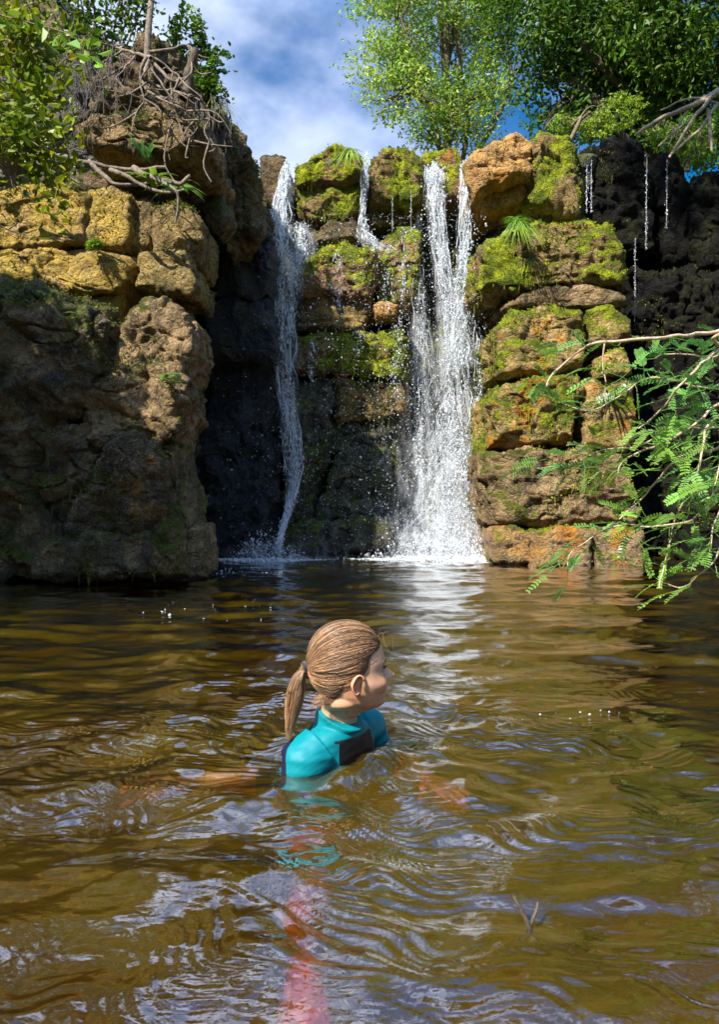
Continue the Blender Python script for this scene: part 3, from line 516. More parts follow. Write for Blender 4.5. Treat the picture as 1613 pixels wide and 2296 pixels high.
fall('thin trickle between the two mossy lip boulders', 'trickle',
     [(824,345,9.1,.04,.8),(820,380,8.9,.05,.8),(816,450,8.82,.04,.7),(812,500,8.8,.05,.8),(820,528,8.75,.10,1.),(860,560,8.6,.16,.7)], 1500, 60, .0045, group='trickles')
fall('faint back stream sliding down the dark wall left of the right waterfall', 'trickle',
     [(940,470,9.2,.03,.5),(938,560,9.1,.05,.5),(942,700,9.05,.10,.7),(950,820,9.0,.16,.9),(950,930,8.95,.16,.8),(940,1030,8.9,.10,.5),(945,1100,8.85,.08,.5),(930,1215,8.7,.12,.4)], 2600, 60, .0045, group='trickles')
fall('white cascade splashing from the left fall over the green shelf', 'trickle',
     [(672,500,8.6,.14,.5),(672,560,8.55,.16,.9),(660,620,8.5,.12,.8),(652,700,8.5,.08,.6),(650,760,8.5,.06,.3)], 1800, 40, .0045, group='trickles')
for k, (u, v0, v1, lb) in enumerate([(700, 760, 860, 'white trickle over the left end of the wide mossy shelf'), (800, 740, 800, 'short trickle at the middle of the wide mossy shelf'), (868, 560, 690, 'trickle down the grey-green dripping wall onto the orange stone shelf'), (905, 520, 760, 'trickle just left of the right waterfall top half'), (890, 720, 900, 'trickle from the orange stone shelf down past the mossy shelf'), (1075, 700, 1000, 'thin white runnel between the right waterfall and the right stack'), (760, 560, 700, 'thin runnel over the domed moss boulder')]):
    fall(lb, 'trickle', [(u, v0, 8.55, .05, .3), (u + 3, v0 * .7 + v1 * .3, 8.42, .09, .7), (u - 3, v0 * .3 + v1 * .7, 8.40, .10, .7), (u + 2, v1, 8.40, .08, .3)], int(2.2 * (v1 - v0)), 14, .0036, veil=False, group='trickles')
def drip(label, u, v0, v1, Y, n, r=.0031):
    P = np.array([list(at(u + rng.normal(0, 1.6), v0 + (v1 - v0) * rng.random() ** .8, Y)) for _ in range(n)])
    V, F = drops(P, r * rng.lognormal(-.2, .4, n), 2.5); z0, z1 = P[:, 2].min() - .01, P[:, 2].max() + .01; zz = np.linspace(z1, z0, 30); Q = np.stack([np.full(30, P[:, 0].mean()) + .004 * pn(np.stack([zz * 9, zz * 0, zz * 0 + u], 1)), np.full(30, P[:, 1].mean()), zz], 1); V2, F2 = tubes([(Q, .0012)], 4); V, F = np.concatenate([V, V2]), [F, F2 + len(V)]; o = obj('water_drip', mesh_np(V, F, smooth=True), M['drop'])
    tag(o, label, 'drip', 'dripping water threads')
drip('water drip thread in front of the largest block top, left of a twin thread', 1316, 370, 476, 8.1, 90)
drip('water drip thread right of its twin under the moss-striped block', 1326, 360, 476, 8.1, 90)
drip('long beaded drip thread falling past the right edge of the largest block', 1449, 345, 560, 8.5, 130)
drip('beaded drip thread just below the dark rounded top rock', 1495, 350, 520, 8.6, 80)
drip('drip thread beside the rough square block in the dark gap', 1424, 530, 720, 8.2, 130)
drip('short drip thread on the dark face right of the moss-hung boulder', 922, 430, 520, 8.75, 40)
drip('drip thread hanging from the moss-hung lip boulder over the tan face', 880, 440, 520, 8.8, 40)
# spray beads flying about the falls, and foam where they land
def spray():
    n = 9000; u = np.where(rng.random(n) < .6, rng.normal(985, 95, n), rng.normal(700, 130, n)); v = rng.uniform(480, 1225, n); Y = rng.uniform(7.9, 8.7, n)
    k = (u > 480) & (u < 1095); u, v, Y = u[k], v[k], Y[k]
    P = np.array([list(at(a, b, c)) for a, b, c in zip(u, v, Y)]); V, F = drops(P, .0034 * rng.lognormal(-.2, .5, len(P)), 1.6)
    m = 5000; a = rng.normal(0, 1, m); sx_ = np.where(rng.random(m) < .75, 1.02 + .42 * a, -.95 + .16 * a); Q = np.stack([sx_, 8.0 + rng.normal(0, .18, m), np.abs(rng.normal(0, .13, m)) * np.exp(-a * a * .2)], 1); V2, F2 = drops(Q, .0042 * rng.lognormal(-.2, .5, m), 1.8); F = np.concatenate([F, F2 + len(V)]); V = np.concatenate([V, V2])
    tag(obj('spray', mesh_np(V, F, smooth=True), M['drop']), 'fine white spray beads flying around both waterfalls', 'spray', kind='stuff')
spray()
def foam(label, cx, cy, rx, ry, n, r0=.018):
    a = rng.random(n) * 2 * np.pi; q = np.sqrt(rng.random(n)) ** .9; x = cx + rx * q * np.cos(a); y = cy + ry * q * np.sin(a)
    k = pn(np.stack([x * 5, y * 9, 0 * x], 1)) > -.25 - .9 * (1 - q); x, y, q = x[k], y[k], q[k]
    z = wave(x, y); P = np.stack([x, y, z + .012 * (1 - q)], 1); V, F = drops(P, r0 * rng.lognormal(-.5, .5, len(P)) * (1.15 - q), .7)
    tag(obj('foam', mesh_np(V, F, smooth=True), M['drop']), label, 'foam', 'foam patches', 'stuff')
foam('bright foam apron at the foot of the right waterfall', 1.00, 7.90, 1.15, .42, 8500)
foam('small foam patch at the foot of the left waterfall', -.95, 7.75, .75, .22, 2200, .014)
foam('loose flecks of foam drifting left of the waterfalls', -1.0, 6.7, .55, .55, 110, .010)
foam('few small bubbles floating on the water right of the bather', .66, 2.45, .22, .10, 16, .0045)
foam('scattered bubbles on the water behind the bather to the left', -.8, 4.6, .7, .5, 40, .007)
def mist():
    VV = []; FF = []; CC = []; b = 0
    for k in range(5):
        nu, nv = 40, 40; u = np.linspace(-1, 1, nu); v = np.linspace(0, 1, nv); U, W = np.meshgrid(u, v, indexing='ij')
        cx, cy, hw, hh = [(1.0, 8.0, .85, .5), (1.05, 8.15, .75, 1.0), (.75, 8.4, .8, 1.6), (1.1, 8.6, .7, 2.6), (-.75, 7.85, .7, .22)][k]
        V = np.stack([cx + U * hw, cy + .12 * U ** 2 + 0 * U, W * hh], -1).reshape(-1, 3); V[:, 1] += .08 * pn(V * 3 + k * 3)
        c = ((1 - np.abs(U) ** 2) * (1 - W) ** 1.2).ravel(); idx = np.arange(nu * nv).reshape(nu, nv) + b; b += nu * nv
        FF.append(np.stack([idx[:-1, :-1], idx[1:, :-1], idx[1:, 1:], idx[:-1, 1:]], -1).reshape(-1, 4)); VV.append(V); CC.append(c)
    c = np.concatenate(CC); tag(obj('mist', mesh_np(np.concatenate(VV), np.concatenate(FF), np.stack([c] * 3, 1), True), M['mist']), 'soft white mist hanging at the feet of the waterfalls', 'mist', kind='stuff')
mist()
# ================================================================ vegetation
def leaf_faces(P, D, size, W=.42, cup=.15, tint=(.6, 1.25)):
    """one pointed, slightly folded leaf per row: P base, D direction"""
    n = len(P); D = D / (np.linalg.norm(D, axis=1)[:, None] + 1e-9); s = np.cross(D, rng.normal(size=(n, 3))); s /= np.linalg.norm(s, axis=1)[:, None] + 1e-9
    u = np.cross(s, D); L_ = np.asarray(size).reshape(-1, 1) * rng.uniform(.7, 1.25, (n, 1)); w = L_ * W
    V = np.stack([P, P + D * L_ * .35 + s * w * .5 + u * L_ * cup, P + D * L_ * .75 + s * w * .32 + u * L_ * cup * .7, P + D * L_, P + D * L_ * .75 - s * w * .32 + u * L_ * cup * .7, P + D * L_ * .35 - s * w * .5 + u * L_ * cup], 1).reshape(-1, 3)
    b = (np.arange(n) * 6)[:, None]; F = np.concatenate([b + np.array([[0, 1, 2, 3]]), b + np.array([[0, 3, 4, 5]])])
    c = rng.uniform(tint[0], tint[1], (n, 1)) * (1 + rng.normal(0, .10, (n, 3)) * np.array([1, .5, .6])); return V, F, np.repeat(np.clip(c, .1, 1.8), 6, 0)
def crown(clumps, n, size, flat=.7):
    """leaves gathered on many small sprays inside ellipsoidal clumps (x, y, z, r, weight)"""
    cl = np.array(clumps); w = cl[:, 3] ** 2 * cl[:, 4]; w = w / w.sum(); ns = max(8, n // 26)
    i = rng.choice(len(cl), ns, p=w); d = rng.normal(size=(ns, 3)); d /= np.linalg.norm(d, axis=1)[:, None]
    S = cl[i, :3] + d * (cl[i, 3] * rng.uniform(.35, 1.0, ns) ** .6)[:, None] * np.array([1, 1, flat])
    S += .35 * cl[i, 3][:, None] * np.stack([pn(S * .9 + k * 9) for k in range(3)], 1)
    S = S[pn(S * 1.1 + 55) > -.42]; j = rng.integers(0, len(S), n); sz = cl[:, 3].mean() * .16
    P = S[j] + rng.normal(0, 1, (n, 3)) * sz * np.array([1, 1, .6]); D = rng.normal(size=(n, 3)) + np.array([0, 0, -.3]); return leaf_faces(P, D, np.full(n, size)), S
def tree(name, label, base, r0, clumps, n, size, mat, group=None, flat=.7, twigs=60, barkm='bark', cat='tree', lean=(0, 0, 0)):
    base = np.array(base, float); root = thing(name, label, cat, tuple(base), group); cl = np.array(clumps); top = (cl[:, :3] * cl[:, 3:4]).sum(0) / cl[:, 3].sum()
    T = spline([base - [0, 0, .3], base + (top - base) * .3 + np.array([.1, -.1, .1]), base + (top - base) * .62 + np.array([-.1, .05, 0]), top + [0, 0, .3 * cl[:, 3].max()]], 40)
    V, F = tubes([(T, np.linspace(r0, r0 * .25, 40) * (1 + .5 * np.exp(-np.linspace(0, 14, 40))))], 10); obj('trunk', mesh_np(V, F, smooth=True), M[barkm], root)
    (LV, LF, LC), S = crown(clumps, n, size, flat); obj('crown', mesh_np(LV, LF, LC), M[mat], root)
    for c in cl:
        s = T[rng.integers(14, 34)]; e = c[:3]; m_ = (s + e) / 2 + rng.normal(0, .12, 3) * np.linalg.norm(e - s); m_[2] += .1
        Q = spline([s, m_, e], 16); ps = [(Q, np.linspace(r0 * .38, r0 * .10, 16))]
        near = S[np.linalg.norm(S - e, axis=1) < c[3] * 1.2]
        for k in range(min(len(near), twigs // len(cl) + 1)):
            q = near[rng.integers(len(near))]; a = Q[rng.integers(7, 16)]; ps.append((spline([a, (a + q) / 2 + rng.normal(0, .07, 3), q], 8), np.linspace(r0 * .09, r0 * .02, 8)))
        V, F = tubes(ps, 5); obj('limb', mesh_np(V, F, smooth=True), M[barkm], root)
    return root
A3 = lambda u, v, Y: tuple(at(u, v, Y))
def clumps_uv(rows): return [A3(u, v, Y) + (r, w_) for u, v, Y, r, w_ in rows]
tree('broadleaf_tree', 'sunlit light green airy tree standing behind the falls left of the dark canopy', (2.0, 15.5, 3.6), .16,
     clumps_uv([(1000,-60,15,1.5,1),(900,40,14.6,.95,1),(870,150,14.8,.75,.9),(1000,120,15.4,1.2,1),(930,215,14.6,.8,1),(1040,230,15,.9,1),(1110,60,15.6,1.0,.8),(900,-90,15,1.1,1),(1120,200,15.4,.7,.7),(1060,300,15,.5,.8),(960,295,14.6,.45,.8),(860,230,14.7,.32,.7),(1000,-260,15,1.6,1),(1150,-120,16,1.2,.8)]), 30000, .085, 'leaf_light', 'trees above the falls', twigs=220)
tree('broadleaf_tree', 'dark green dense tree filling the upper right corner behind the alcove', (5.2, 13.0, 3.6), .24,
     clumps_uv([(1260,40,12.5,1.1,1),(1400,60,12,1.4,1),(1540,40,11.5,1.5,1),(1330,170,12.5,1.0,1),(1470,180,12.2,1.1,1),(1600,180,11.6,1.2,1),(1260,225,12.8,.75,1),(1400,262,12.4,.6,1),(1540,270,12.4,.8,1),(1210,130,13,.5,.7),(1230,-90,12.5,1.2,1),(1400,-160,12,1.8,1),(1600,-160,11.5,2.0,1),(1290,285,12.2,.35,1.2),(1700,120,11.5,1.6,1),(1620,330,12,.9,1),(1180,-60,12.4,.6,.8),(1230,300,12.4,.25,1)]), 42000, .105, 'leaf_dark', 'trees above the falls', twigs=260, barkm='bark_dark')
tree('shrub', 'bright green small-leaved shrub on the plateau between the two crown blocks and the canopy', A3(1260, 300, 10.2), .03,
     clumps_uv([(1220,292,10.2,.13,1),(1265,280,10.3,.18,1),(1340,285,10.4,.22,1),(1390,262,10.5,.3,1)]), 2600, .045, 'grass', 'shrubs on the cliff top', cat='shrub')
tree('shrub', 'green shrub under the dead branches at the top right edge', A3(1540, 330, 9.9), .03,
     clumps_uv([(1510,310,9.9,.28,1),(1570,345,9.7,.25,1),(1610,300,9.9,.35,1),(1460,295,10,.2,1)]), 2600, .06, 'grass', 'shrubs on the cliff top', cat='shrub')
# right-bank tree arching high over the pool: shades the alcove and darkens the reflections
tree('overhanging_tree', 'tall tree on the right bank whose canopy arches high over the pool', (6.8, 4.5, -.2), .28,
     [(.3, 4.9, 10.3, 1.0, 1), (1.3, 5.2, 10.6, 1.2, 1), (2.6, 5.4, 10.6, 1.4, 1), (4.0, 5.0, 10.0, 1.6, 1), (5.6, 4.0, 8.6, 1.9, 1), (5.4, 7.0, 7.6, 1.7, 1), (7.0, 2.4, 7, 2.0, 1), (5.9, 1.0, 5.6, 1.6, 1), (7.2, 6.0, 5.4, 1.7, 1), (5.4, -1.8, 5.4, 1.9, 1)], 26000, .16, 'leaf_dark', 'trees around the pool', twigs=160, barkm='bark_dark')
tree('bank_tree', 'dense low tree on the left bank shading the lower left cliff', (-5.6, 3.2, -.2), .2,
     [(-4.6, 3.4, 4.0, 1.25, 1.6), (-4.1, 3.9, 4.1, .75, 1.6), (-4.7, 2.5, 3.0, 1.0, 1.6), (-5.3, 3.5, 2.8, 1.4, 1.3), (-3.7, 3.1, 3.5, .8, 1.5), (-4.5, 4.6, 3.2, .9, 1.4)], 26000, .13, 'leaf_dark', 'trees around the pool', twigs=120, barkm='bark_dark')
tree('overhanging_tree', 'unseen tall tree added on the left plateau, its high crown darkening the pool reflections', (-6.5, 9.5, 4.2), .24,  # added out of view so its crown darkens the reflections on the left water
     [(-3.6, 8.6, 10.2, 1.5, 1), (-5.2, 8.4, 9.6, 1.9, 1), (-2.2, 8.6, 11.0, 1.3, 1), (-6.6, 8.0, 8.2, 1.9, 1), (-4.4, 7.2, 11.4, 1.5, 1)], 15000, .16, 'leaf_dark', 'trees around the pool', twigs=120, barkm='bark_dark')
for k, (x, y, s) in enumerate([(-6.5, -6, 1.1), (-2, -11, 1.25), (3.2, -10.5, 1.0), (8.5, -4, 1.2)]):
    tree('bank_tree', ['rounded tree behind the photographer on the left', 'wide tree downstream of the pool, left of middle', 'slim tree downstream of the pool, right of middle', 'broad tree downstream on the right bank'][k], (x, y, .3), .22 * s,
         [(x + a * s, y + b * s, c * s, d * s, 1) for a, b, c, d in ((0, 0, 6.2, 1.7), (1.3, .4, 5, 1.4), (-1.3, .3, 4.6, 1.5), (.2, 1, 3.6, 1.5), (0, -1, 4.2, 1.4))], 5000, .26, 'leaf_dark', 'trees around the pool', twigs=60, barkm='bark_dark')
# ---- left cliff top: leafy bush, trunk with roots, vines, dead branch, shrubs
def bush(label, base, stems, n, size, mat, spread, group, twr=.006, barkm='bark', name='leafy_bush', cat='bush'):
    root = thing(name, label, cat, base, group); ps = []; LP = []; LD = []
    for pts in stems:
        Q = spline(pts, 26); ps.append((Q, np.linspace(twr, twr * .35, 26)))
        for k in range(3, 26, 2):
            d = rng.normal(size=3) * spread + np.array([0, 0, -.2 * spread]); q = Q[k] + d; ps.append((spline([Q[k], Q[k] + d * .5 + rng.normal(0, .02, 3), q], 6), np.linspace(twr * .4, twr * .15, 6)))
            LP.append(Q[k] + d * rng.uniform(.15, 1, (max(1, n // len(stems) // 11), 1)) + rng.normal(0, spread * .28, (max(1, n // len(stems) // 11), 3)))
    V, F = tubes(ps, 5); obj('stems', mesh_np(V, F, smooth=True), M[barkm], root)
    P = np.concatenate(LP); D = rng.normal(size=P.shape) * np.array([1, 1, .6]) + np.array([.2, -.2, -.25]); V, F, C = leaf_faces(P, D, np.full(len(P), size), W=.62, tint=(.5, 1.45)); obj('leaves', mesh_np(V, F, C), M[mat], root); return root
bush('yellow-green leafy bush hanging in from the upper left corner', A3(-260, 330, 4.3),
     [[A3(-260, 330, 4.3), A3(-120, 120, 4.2), A3(20, 60, 4.0), A3(90, 110, 3.9)], [A3(-260, 330, 4.3), A3(-80, 240, 4.1), A3(60, 230, 4.0), A3(150, 300, 3.9)],
      [A3(-260, 330, 4.3), A3(-100, 330, 4.2), A3(40, 330, 4.0), A3(140, 380, 3.9)], [A3(-260, 330, 4.3), A3(-140, 0, 4.2), A3(-20, -40, 4.1), A3(100, 10, 4.0)], [A3(-260, 330, 4.3), A3(-120, 200, 4.2), A3(0, 160, 4.1), A3(90, 200, 3.9)],
      [A3(-260, 330, 4.3), A3(-100, 280, 4.1), A3(20, 290, 4.0), A3(90, 330, 3.8)], [A3(-260, 330, 4.3), A3(-100, 60, 4.1), A3(30, 90, 4.0), A3(130, 150, 3.9)]], 2600, .052, 'leaf_yellow', .17, 'bushes of the left cliff')
bush('few large bright leaves on a thin twig in front of the roots', A3(60, 60, 3.6),
     [[A3(-60, 20, 3.6), A3(60, 50, 3.6), A3(150, 75, 3.55), A3(225, 105, 3.5)]], 26, .075, 'grass', .05, 'bushes of the left cliff', .004)
bush('twiggy small-leaved bush against the sky at the top left', A3(180, 150, 6.9),
     [[A3(190 + i * 14, 130, 6.9), A3(170 + i * 22, 60, 6.9), A3(150 + i * 30, -10, 6.8), A3(140 + i * 34, -70, 6.8)] for i in range(7)], 1500, .05, 'leaf_dark', .16, 'bushes of the left cliff', .010)
bush('small green shrub leaning out at the right end of the cliff top', A3(440, 200, 7.0),
     [[A3(430, 190, 7.0), A3(410, 120, 7.0), A3(395, 60, 7.0), A3(400, 40, 7.)], [A3(440, 190, 7.0), A3(440, 130, 7.0), A3(450, 80, 7.0), A3(455, 60, 7.)], [A3(455, 205, 7.0), A3(462, 170, 7.0), A3(472, 130, 7.0), A3(478, 110, 7.)], [A3(465, 215, 7.0), A3(470, 190, 7.0), A3(480, 170, 7.0), A3(484, 150, 7.)]], 1300, .05, 'leaf_dark', .10, 'bushes of the left cliff', .008)
def roots():
    root = thing('root_stump', 'thin pale trunk with tangled bare roots gripping the tan rock head', 'tree roots', A3(330, 120, 6.6), None)
    V, F = tubes([(spline([A3(330, 150, 6.6), A3(334, 60, 6.6), A3(343, -30, 6.7), A3(350, -160, 6.8)], 20), np.linspace(.030, .02, 20))], 10); obj('trunk', mesh_np(V, F, smooth=True), M['root'], root)
    data = [[(335,130),(300,120),(260,110),(220,90)], [(335,130),(330,165),(350,190),(395,210),(450,228)], [(330,130),(320,180),(345,215),(400,245),(425,262)], [(335,120),(375,110),(420,108),(435,125)],
            [(340,140),(375,175),(400,190),(425,165),(438,110)], [(420,235),(405,270),(410,300),(395,330)], [(428,230),(445,262),(440,290),(425,315)], [(415,240),(420,270),(430,300),(432,322)], [(330,150),(318,190),(322,230),(300,260)],
            [(340,150),(370,200),(395,232),(440,240)], [(345,135),(390,160),(425,200),(455,215)], [(300,125),(280,150),(262,180),(250,215)], [(400,215),(390,250),(385,285),(370,300)], [(450,230),(462,260),(458,300),(470,330)]]
    ps = []
    for k, pl in enumerate(data):
        Q = spline([A3(u + rng.normal(0, 3), v + rng.normal(0, 3), 6.12 + .06 * rng.normal() + (.3 if v < 130 else 0)) for u, v in pl], 24); Q += .02 * np.stack([pn(Q * 9 + j * 5) for j in range(3)], 1); r = .015 if k < 5 else .008
        ps.append((Q, np.linspace(r, r * .35, 24)))
        for _ in range(3):
            a = Q[rng.integers(6, 22)]; e = a + np.array([rng.normal(0, .14), -.02, -abs(rng.normal(.12, .12))]); ps.append((spline([a, (a + e) / 2 + rng.normal(0, .035, 3), e], 8), np.linspace(.009, .003, 8)))
    V, F = tubes(ps, 7); obj('roots', mesh_np(V, F, smooth=True), M['root'], root)
roots()
def strands(name, label, cat, rows, mat, group, wob=.03):
    ps = []
    for P0, P1, r in rows:
        P0, P1 = np.array(P0), np.array(P1); t = np.linspace(0, 1, 14)[:, None]; Q = P0 + (P1 - P0) * t; o = rng.random() * 50
        Q += wob * np.stack([pn(Q * 3 + o), .5 * pn(Q * 3 + o + 9), .3 * pn(Q * 3 + o + 20)], 1) * np.minimum(1, 3 * t); ps.append((Q, np.linspace(r, r * .4, 14)))
    V, F = tubes(ps, 5); return tag(obj(name, mesh_np(V, F, smooth=True), M[mat]), label, cat, group)
strands('hanging_vines', 'curtain of thin grey vines hanging over the dark recess at the upper left', 'vines', [(A3(u := rng.uniform(140, 300), rng.uniform(90, 170), 6.15), A3(u + rng.normal(-8, 14), rng.uniform(210, 340), 6.1), .004) for _ in range(46)], 'vine', None, .14)['kind'] = 'stuff'
strands('hanging_vines', 'thin bare rootlets hanging below the great brow rock edge', 'vines', [(A3(u := rng.uniform(425, 520), rng.uniform(210, 260), 6.6), A3(u + rng.normal(6, 8), rng.uniform(280, 380), 6.55), .004) for _ in range(30)], 'vine', None, .08)['kind'] = 'stuff'
def branch_thing(name, label, cat, base, paths, mat, group=None, parts='branch'):
    root = thing(name, label, cat, base, group)
    for pl, r0, r1 in paths:
        Q = spline(pl, 30); Q += r0 * .8 * np.stack([pn(Q * 7 + j * 5) for j in range(3)], 1); V, F = tubes([(Q, np.linspace(r0, r1, 30))], 8); obj(parts, mesh_np(V, F, smooth=True), M[mat], root)
    return root
branch_thing('dead_branch', 'long pale dead branch lying along the left cliff ledge under the bush', 'dead branch', A3(200, 370, 6.0),
    [([A3(-40,340,5.9), A3(60,352,5.9), A3(150,352,5.9), A3(230,372,5.95), A3(300,382,6.0), A3(370,375,6.0)], .026, .010), ([A3(200,362,5.9), A3(240,400,5.85), A3(262,415,5.85), A3(330,410,5.9)], .02, .01), ([A3(300,380,6.0), A3(340,400,5.9), A3(400,410,5.9), A3(430,395,5.9)], .028, .012), ([A3(330,395,5.9), A3(385,420,5.8), A3(402,450,5.8), A3(392,500,5.8)], .014, .006), ([A3(60,352,5.9), A3(100,375,5.9), A3(180,412,5.9)], .014, .006), ([A3(250,380,5.9), A3(290,398,5.85), A3(360,430,5.85), A3(412,425,5.85)], .02, .008)], 'root')
branch_thing('dead_branch', 'thick dark snag poking up to the right out of the roots', 'dead branch', A3(430, 210, 6.3), [([A3(408,222,6.3), A3(420,180,6.3), A3(430,140,6.3), A3(438,112,6.3)], .045, .03)], 'bark_dark')
branch_thing('dead_branch', 'fan of bare pale branches at the top right edge above the alcove', 'dead branch', A3(1613, 220, 8.6),
    [([A3(1700,150,8.7), A3(1600,215,8.6), A3(1560,262,8.5), A3(1500,352,8.4)], .030, .012), ([A3(1620,200,8.7), A3(1560,235,8.6), A3(1500,258,8.6), A3(1425,300,8.6)], .034, .016), ([A3(1590,250,8.6), A3(1592,300,8.5), A3(1595,338,8.5)], .024, .012), ([A3(1610,235,8.6), A3(1560,300,8.5), A3(1505,345,8.4)], .022, .010), ([A3(1580,215,8.7), A3(1540,250,8.6), A3(1498,330,8.5)], .014, .006), ([A3(1640,240,8.6), A3(1580,225,8.6), A3(1540,222,8.6), A3(1480,250,8.6)], .016, .006), ([A3(1560,265,8.5), A3(1520,290,8.5), A3(1475,330,8.4)], .012, .005)], 'deadwood')
branch_thing('dead_twig', 'small dark twig lying across the golden blocks at the left edge', 'twig', A3(0, 500, 5.9), [([A3(-60,470,5.8), A3(0,505,5.8), A3(30,520,5.8), A3(62,530,5.8)], .008, .003), ([A3(20,515,5.8), A3(40,500,5.8), A3(34,490,5.8)], .005, .002)], 'bark_dark')
def tuft(label, base, n, length, droop, mat, wid=.008, spread=.5, group='grass tufts and small plants', name='grass_tuft', cat='grass tuft', face=(0, -.3, 0)):
    base = np.array(base); V = []; F = []; C = []; b = 0
    for k in range(n):
        a = rng.random() * 2 * np.pi; d = np.array([math.cos(a) * spread, math.sin(a) * spread, 1.]) + np.array(face); d /= np.linalg.norm(d); L_ = length * rng.uniform(.5, 1.2); t = np.linspace(0, 1, 7)[:, None]
        Q = base + rng.normal(0, .02, 3) + d * L_ * t + np.array([d[0] * .6, d[1] * .6, -1]) * droop * L_ * t ** 2; s = np.cross(d, [0, .2, 1]); s /= np.linalg.norm(s) + 1e-6
        w_ = wid * np.sin(np.clip(t * 2.6 + .5, 0, np.pi)); V.append(np.stack([Q - s * w_, Q + s * w_], 1).reshape(-1, 3)); i = np.arange(6)[:, None] * 2 + b; F.append(np.concatenate([i, i + 1, i + 3, i + 2], 1)); C.append(np.full((14, 3), rng.uniform(.6, 1.3))); b += 14
    return tag(obj(name, mesh_np(np.concatenate(V), np.concatenate(F), np.concatenate(C), True), M[mat]), label, cat, group)
tuft('spiky bright grass tuft on top of the largest block of the right stack', A3(1155, 503, 7.75), 150, .17, .8, 'grass', .0035, .9)
tuft('grass trailing down the left face of the largest block', A3(1165, 506, 7.62), 70, .22, 1.8, 'grass', .0035, .7, face=(0, -1.2, -.4))
tuft('yellow-green ferny grass crowning the yellow-draped lip boulder', A3(785, 345, 8.85), 160, .20, 1.8, 'grass', .004, 1.0, face=(0, -1.0, -.2))
tuft('broad-leaved plant sprouting beside the dead branch on the ledge', A3(345, 415, 6.0), 22, .26, .7, 'grass', .014, .9, name='small_plant', cat='plant')
tuft('dull green strappy plant right of the dead branch on the ledge', A3(395, 425, 6.0), 20, .24, .9, 'leaf_pinnate', .012, 1., name='small_plant', cat='plant')
tuft('tall weed with upright stems on the ledge behind the dead branch', A3(330, 360, 6.1), 10, .26, .4, 'leaf_pinnate', .010, .5, name='small_plant', cat='plant')
tuft('two-leaved seedling growing on the huge dark boulder', A3(180, 712, 5.62), 5, .15, .7, 'grass', .012, .9, name='small_plant', cat='plant')
tuft('bright moss fringe along the joint of the golden courses', A3(215, 548, 6.2), 140, .06, .9, 'grass', .008, 1.5, name='small_plant', cat='plant', face=(0, -1, 0))
tuft('dry drooping grass at the sky edge of the great brow', A3(478, 232, 7.1), 120, .22, 1.9, 'moss_dark', .004, .7, face=(.2, -.6, -.3))
tuft('dark green grass clump at the right end of the cliff top under the shrub', A3(455, 205, 7.0), 90, .25, .7, 'leaf_dark', .006, .8)
tuft('small green fern in the crack of the right stack', A3(1350, 830, 7.35), 26, .22, .8, 'grass', .010, .9, name='small_plant', cat='plant')
tuft('leafy weed on the broken ledge under the tan boulder', A3(380, 850, 5.75), 30, .09, .6, 'leaf_pinnate', .012, 1.2, name='small_plant', cat='plant')
# ---- pinnate branches hanging in from the right
def compound(P, D, Lr, npair, lf, up):
    D = D / np.linalg.norm(D); s = np.cross(D, up); s /= np.linalg.norm(s); u = np.cross(s, D); V = []; F = []; C = []; b = 0; tn = rng.uniform(.6, 1.35) * (1 + rng.normal(0, .08, 3))
    for k in range(npair):
        t = .18 + .8 * k / npair; p = P + D * Lr * t - np.array([0, 0, .25]) * Lr * t * t; sz = lf * (1 - .45 * abs(t - .55)) * rng.uniform(.85, 1.1)
        for sg in (-1, 1):
            d = (s * sg + D * .55 + u * rng.normal(.05, .12)); d /= np.linalg.norm(d); q = np.cross(d, u); q /= np.linalg.norm(q); w_ = sz * .20
            V.append(np.array([p, p + d * sz * .25 + q * w_, p + d * sz * .75 + q * w_, p + d * sz, p + d * sz * .75 - q * w_, p + d * sz * .25 - q * w_])); F.append(np.array([[b, b + 1, b + 2, b + 3], [b, b + 3, b + 4, b + 5]])); C.append(np.tile(tn, (6, 1))); b += 6
    t = np.linspace(0, 1, 6)[:, None]; R_ = P + D * Lr * t - np.array([0, 0, .25]) * Lr * t * t; return np.concatenate(V), np.concatenate(F), np.concatenate(C), R_
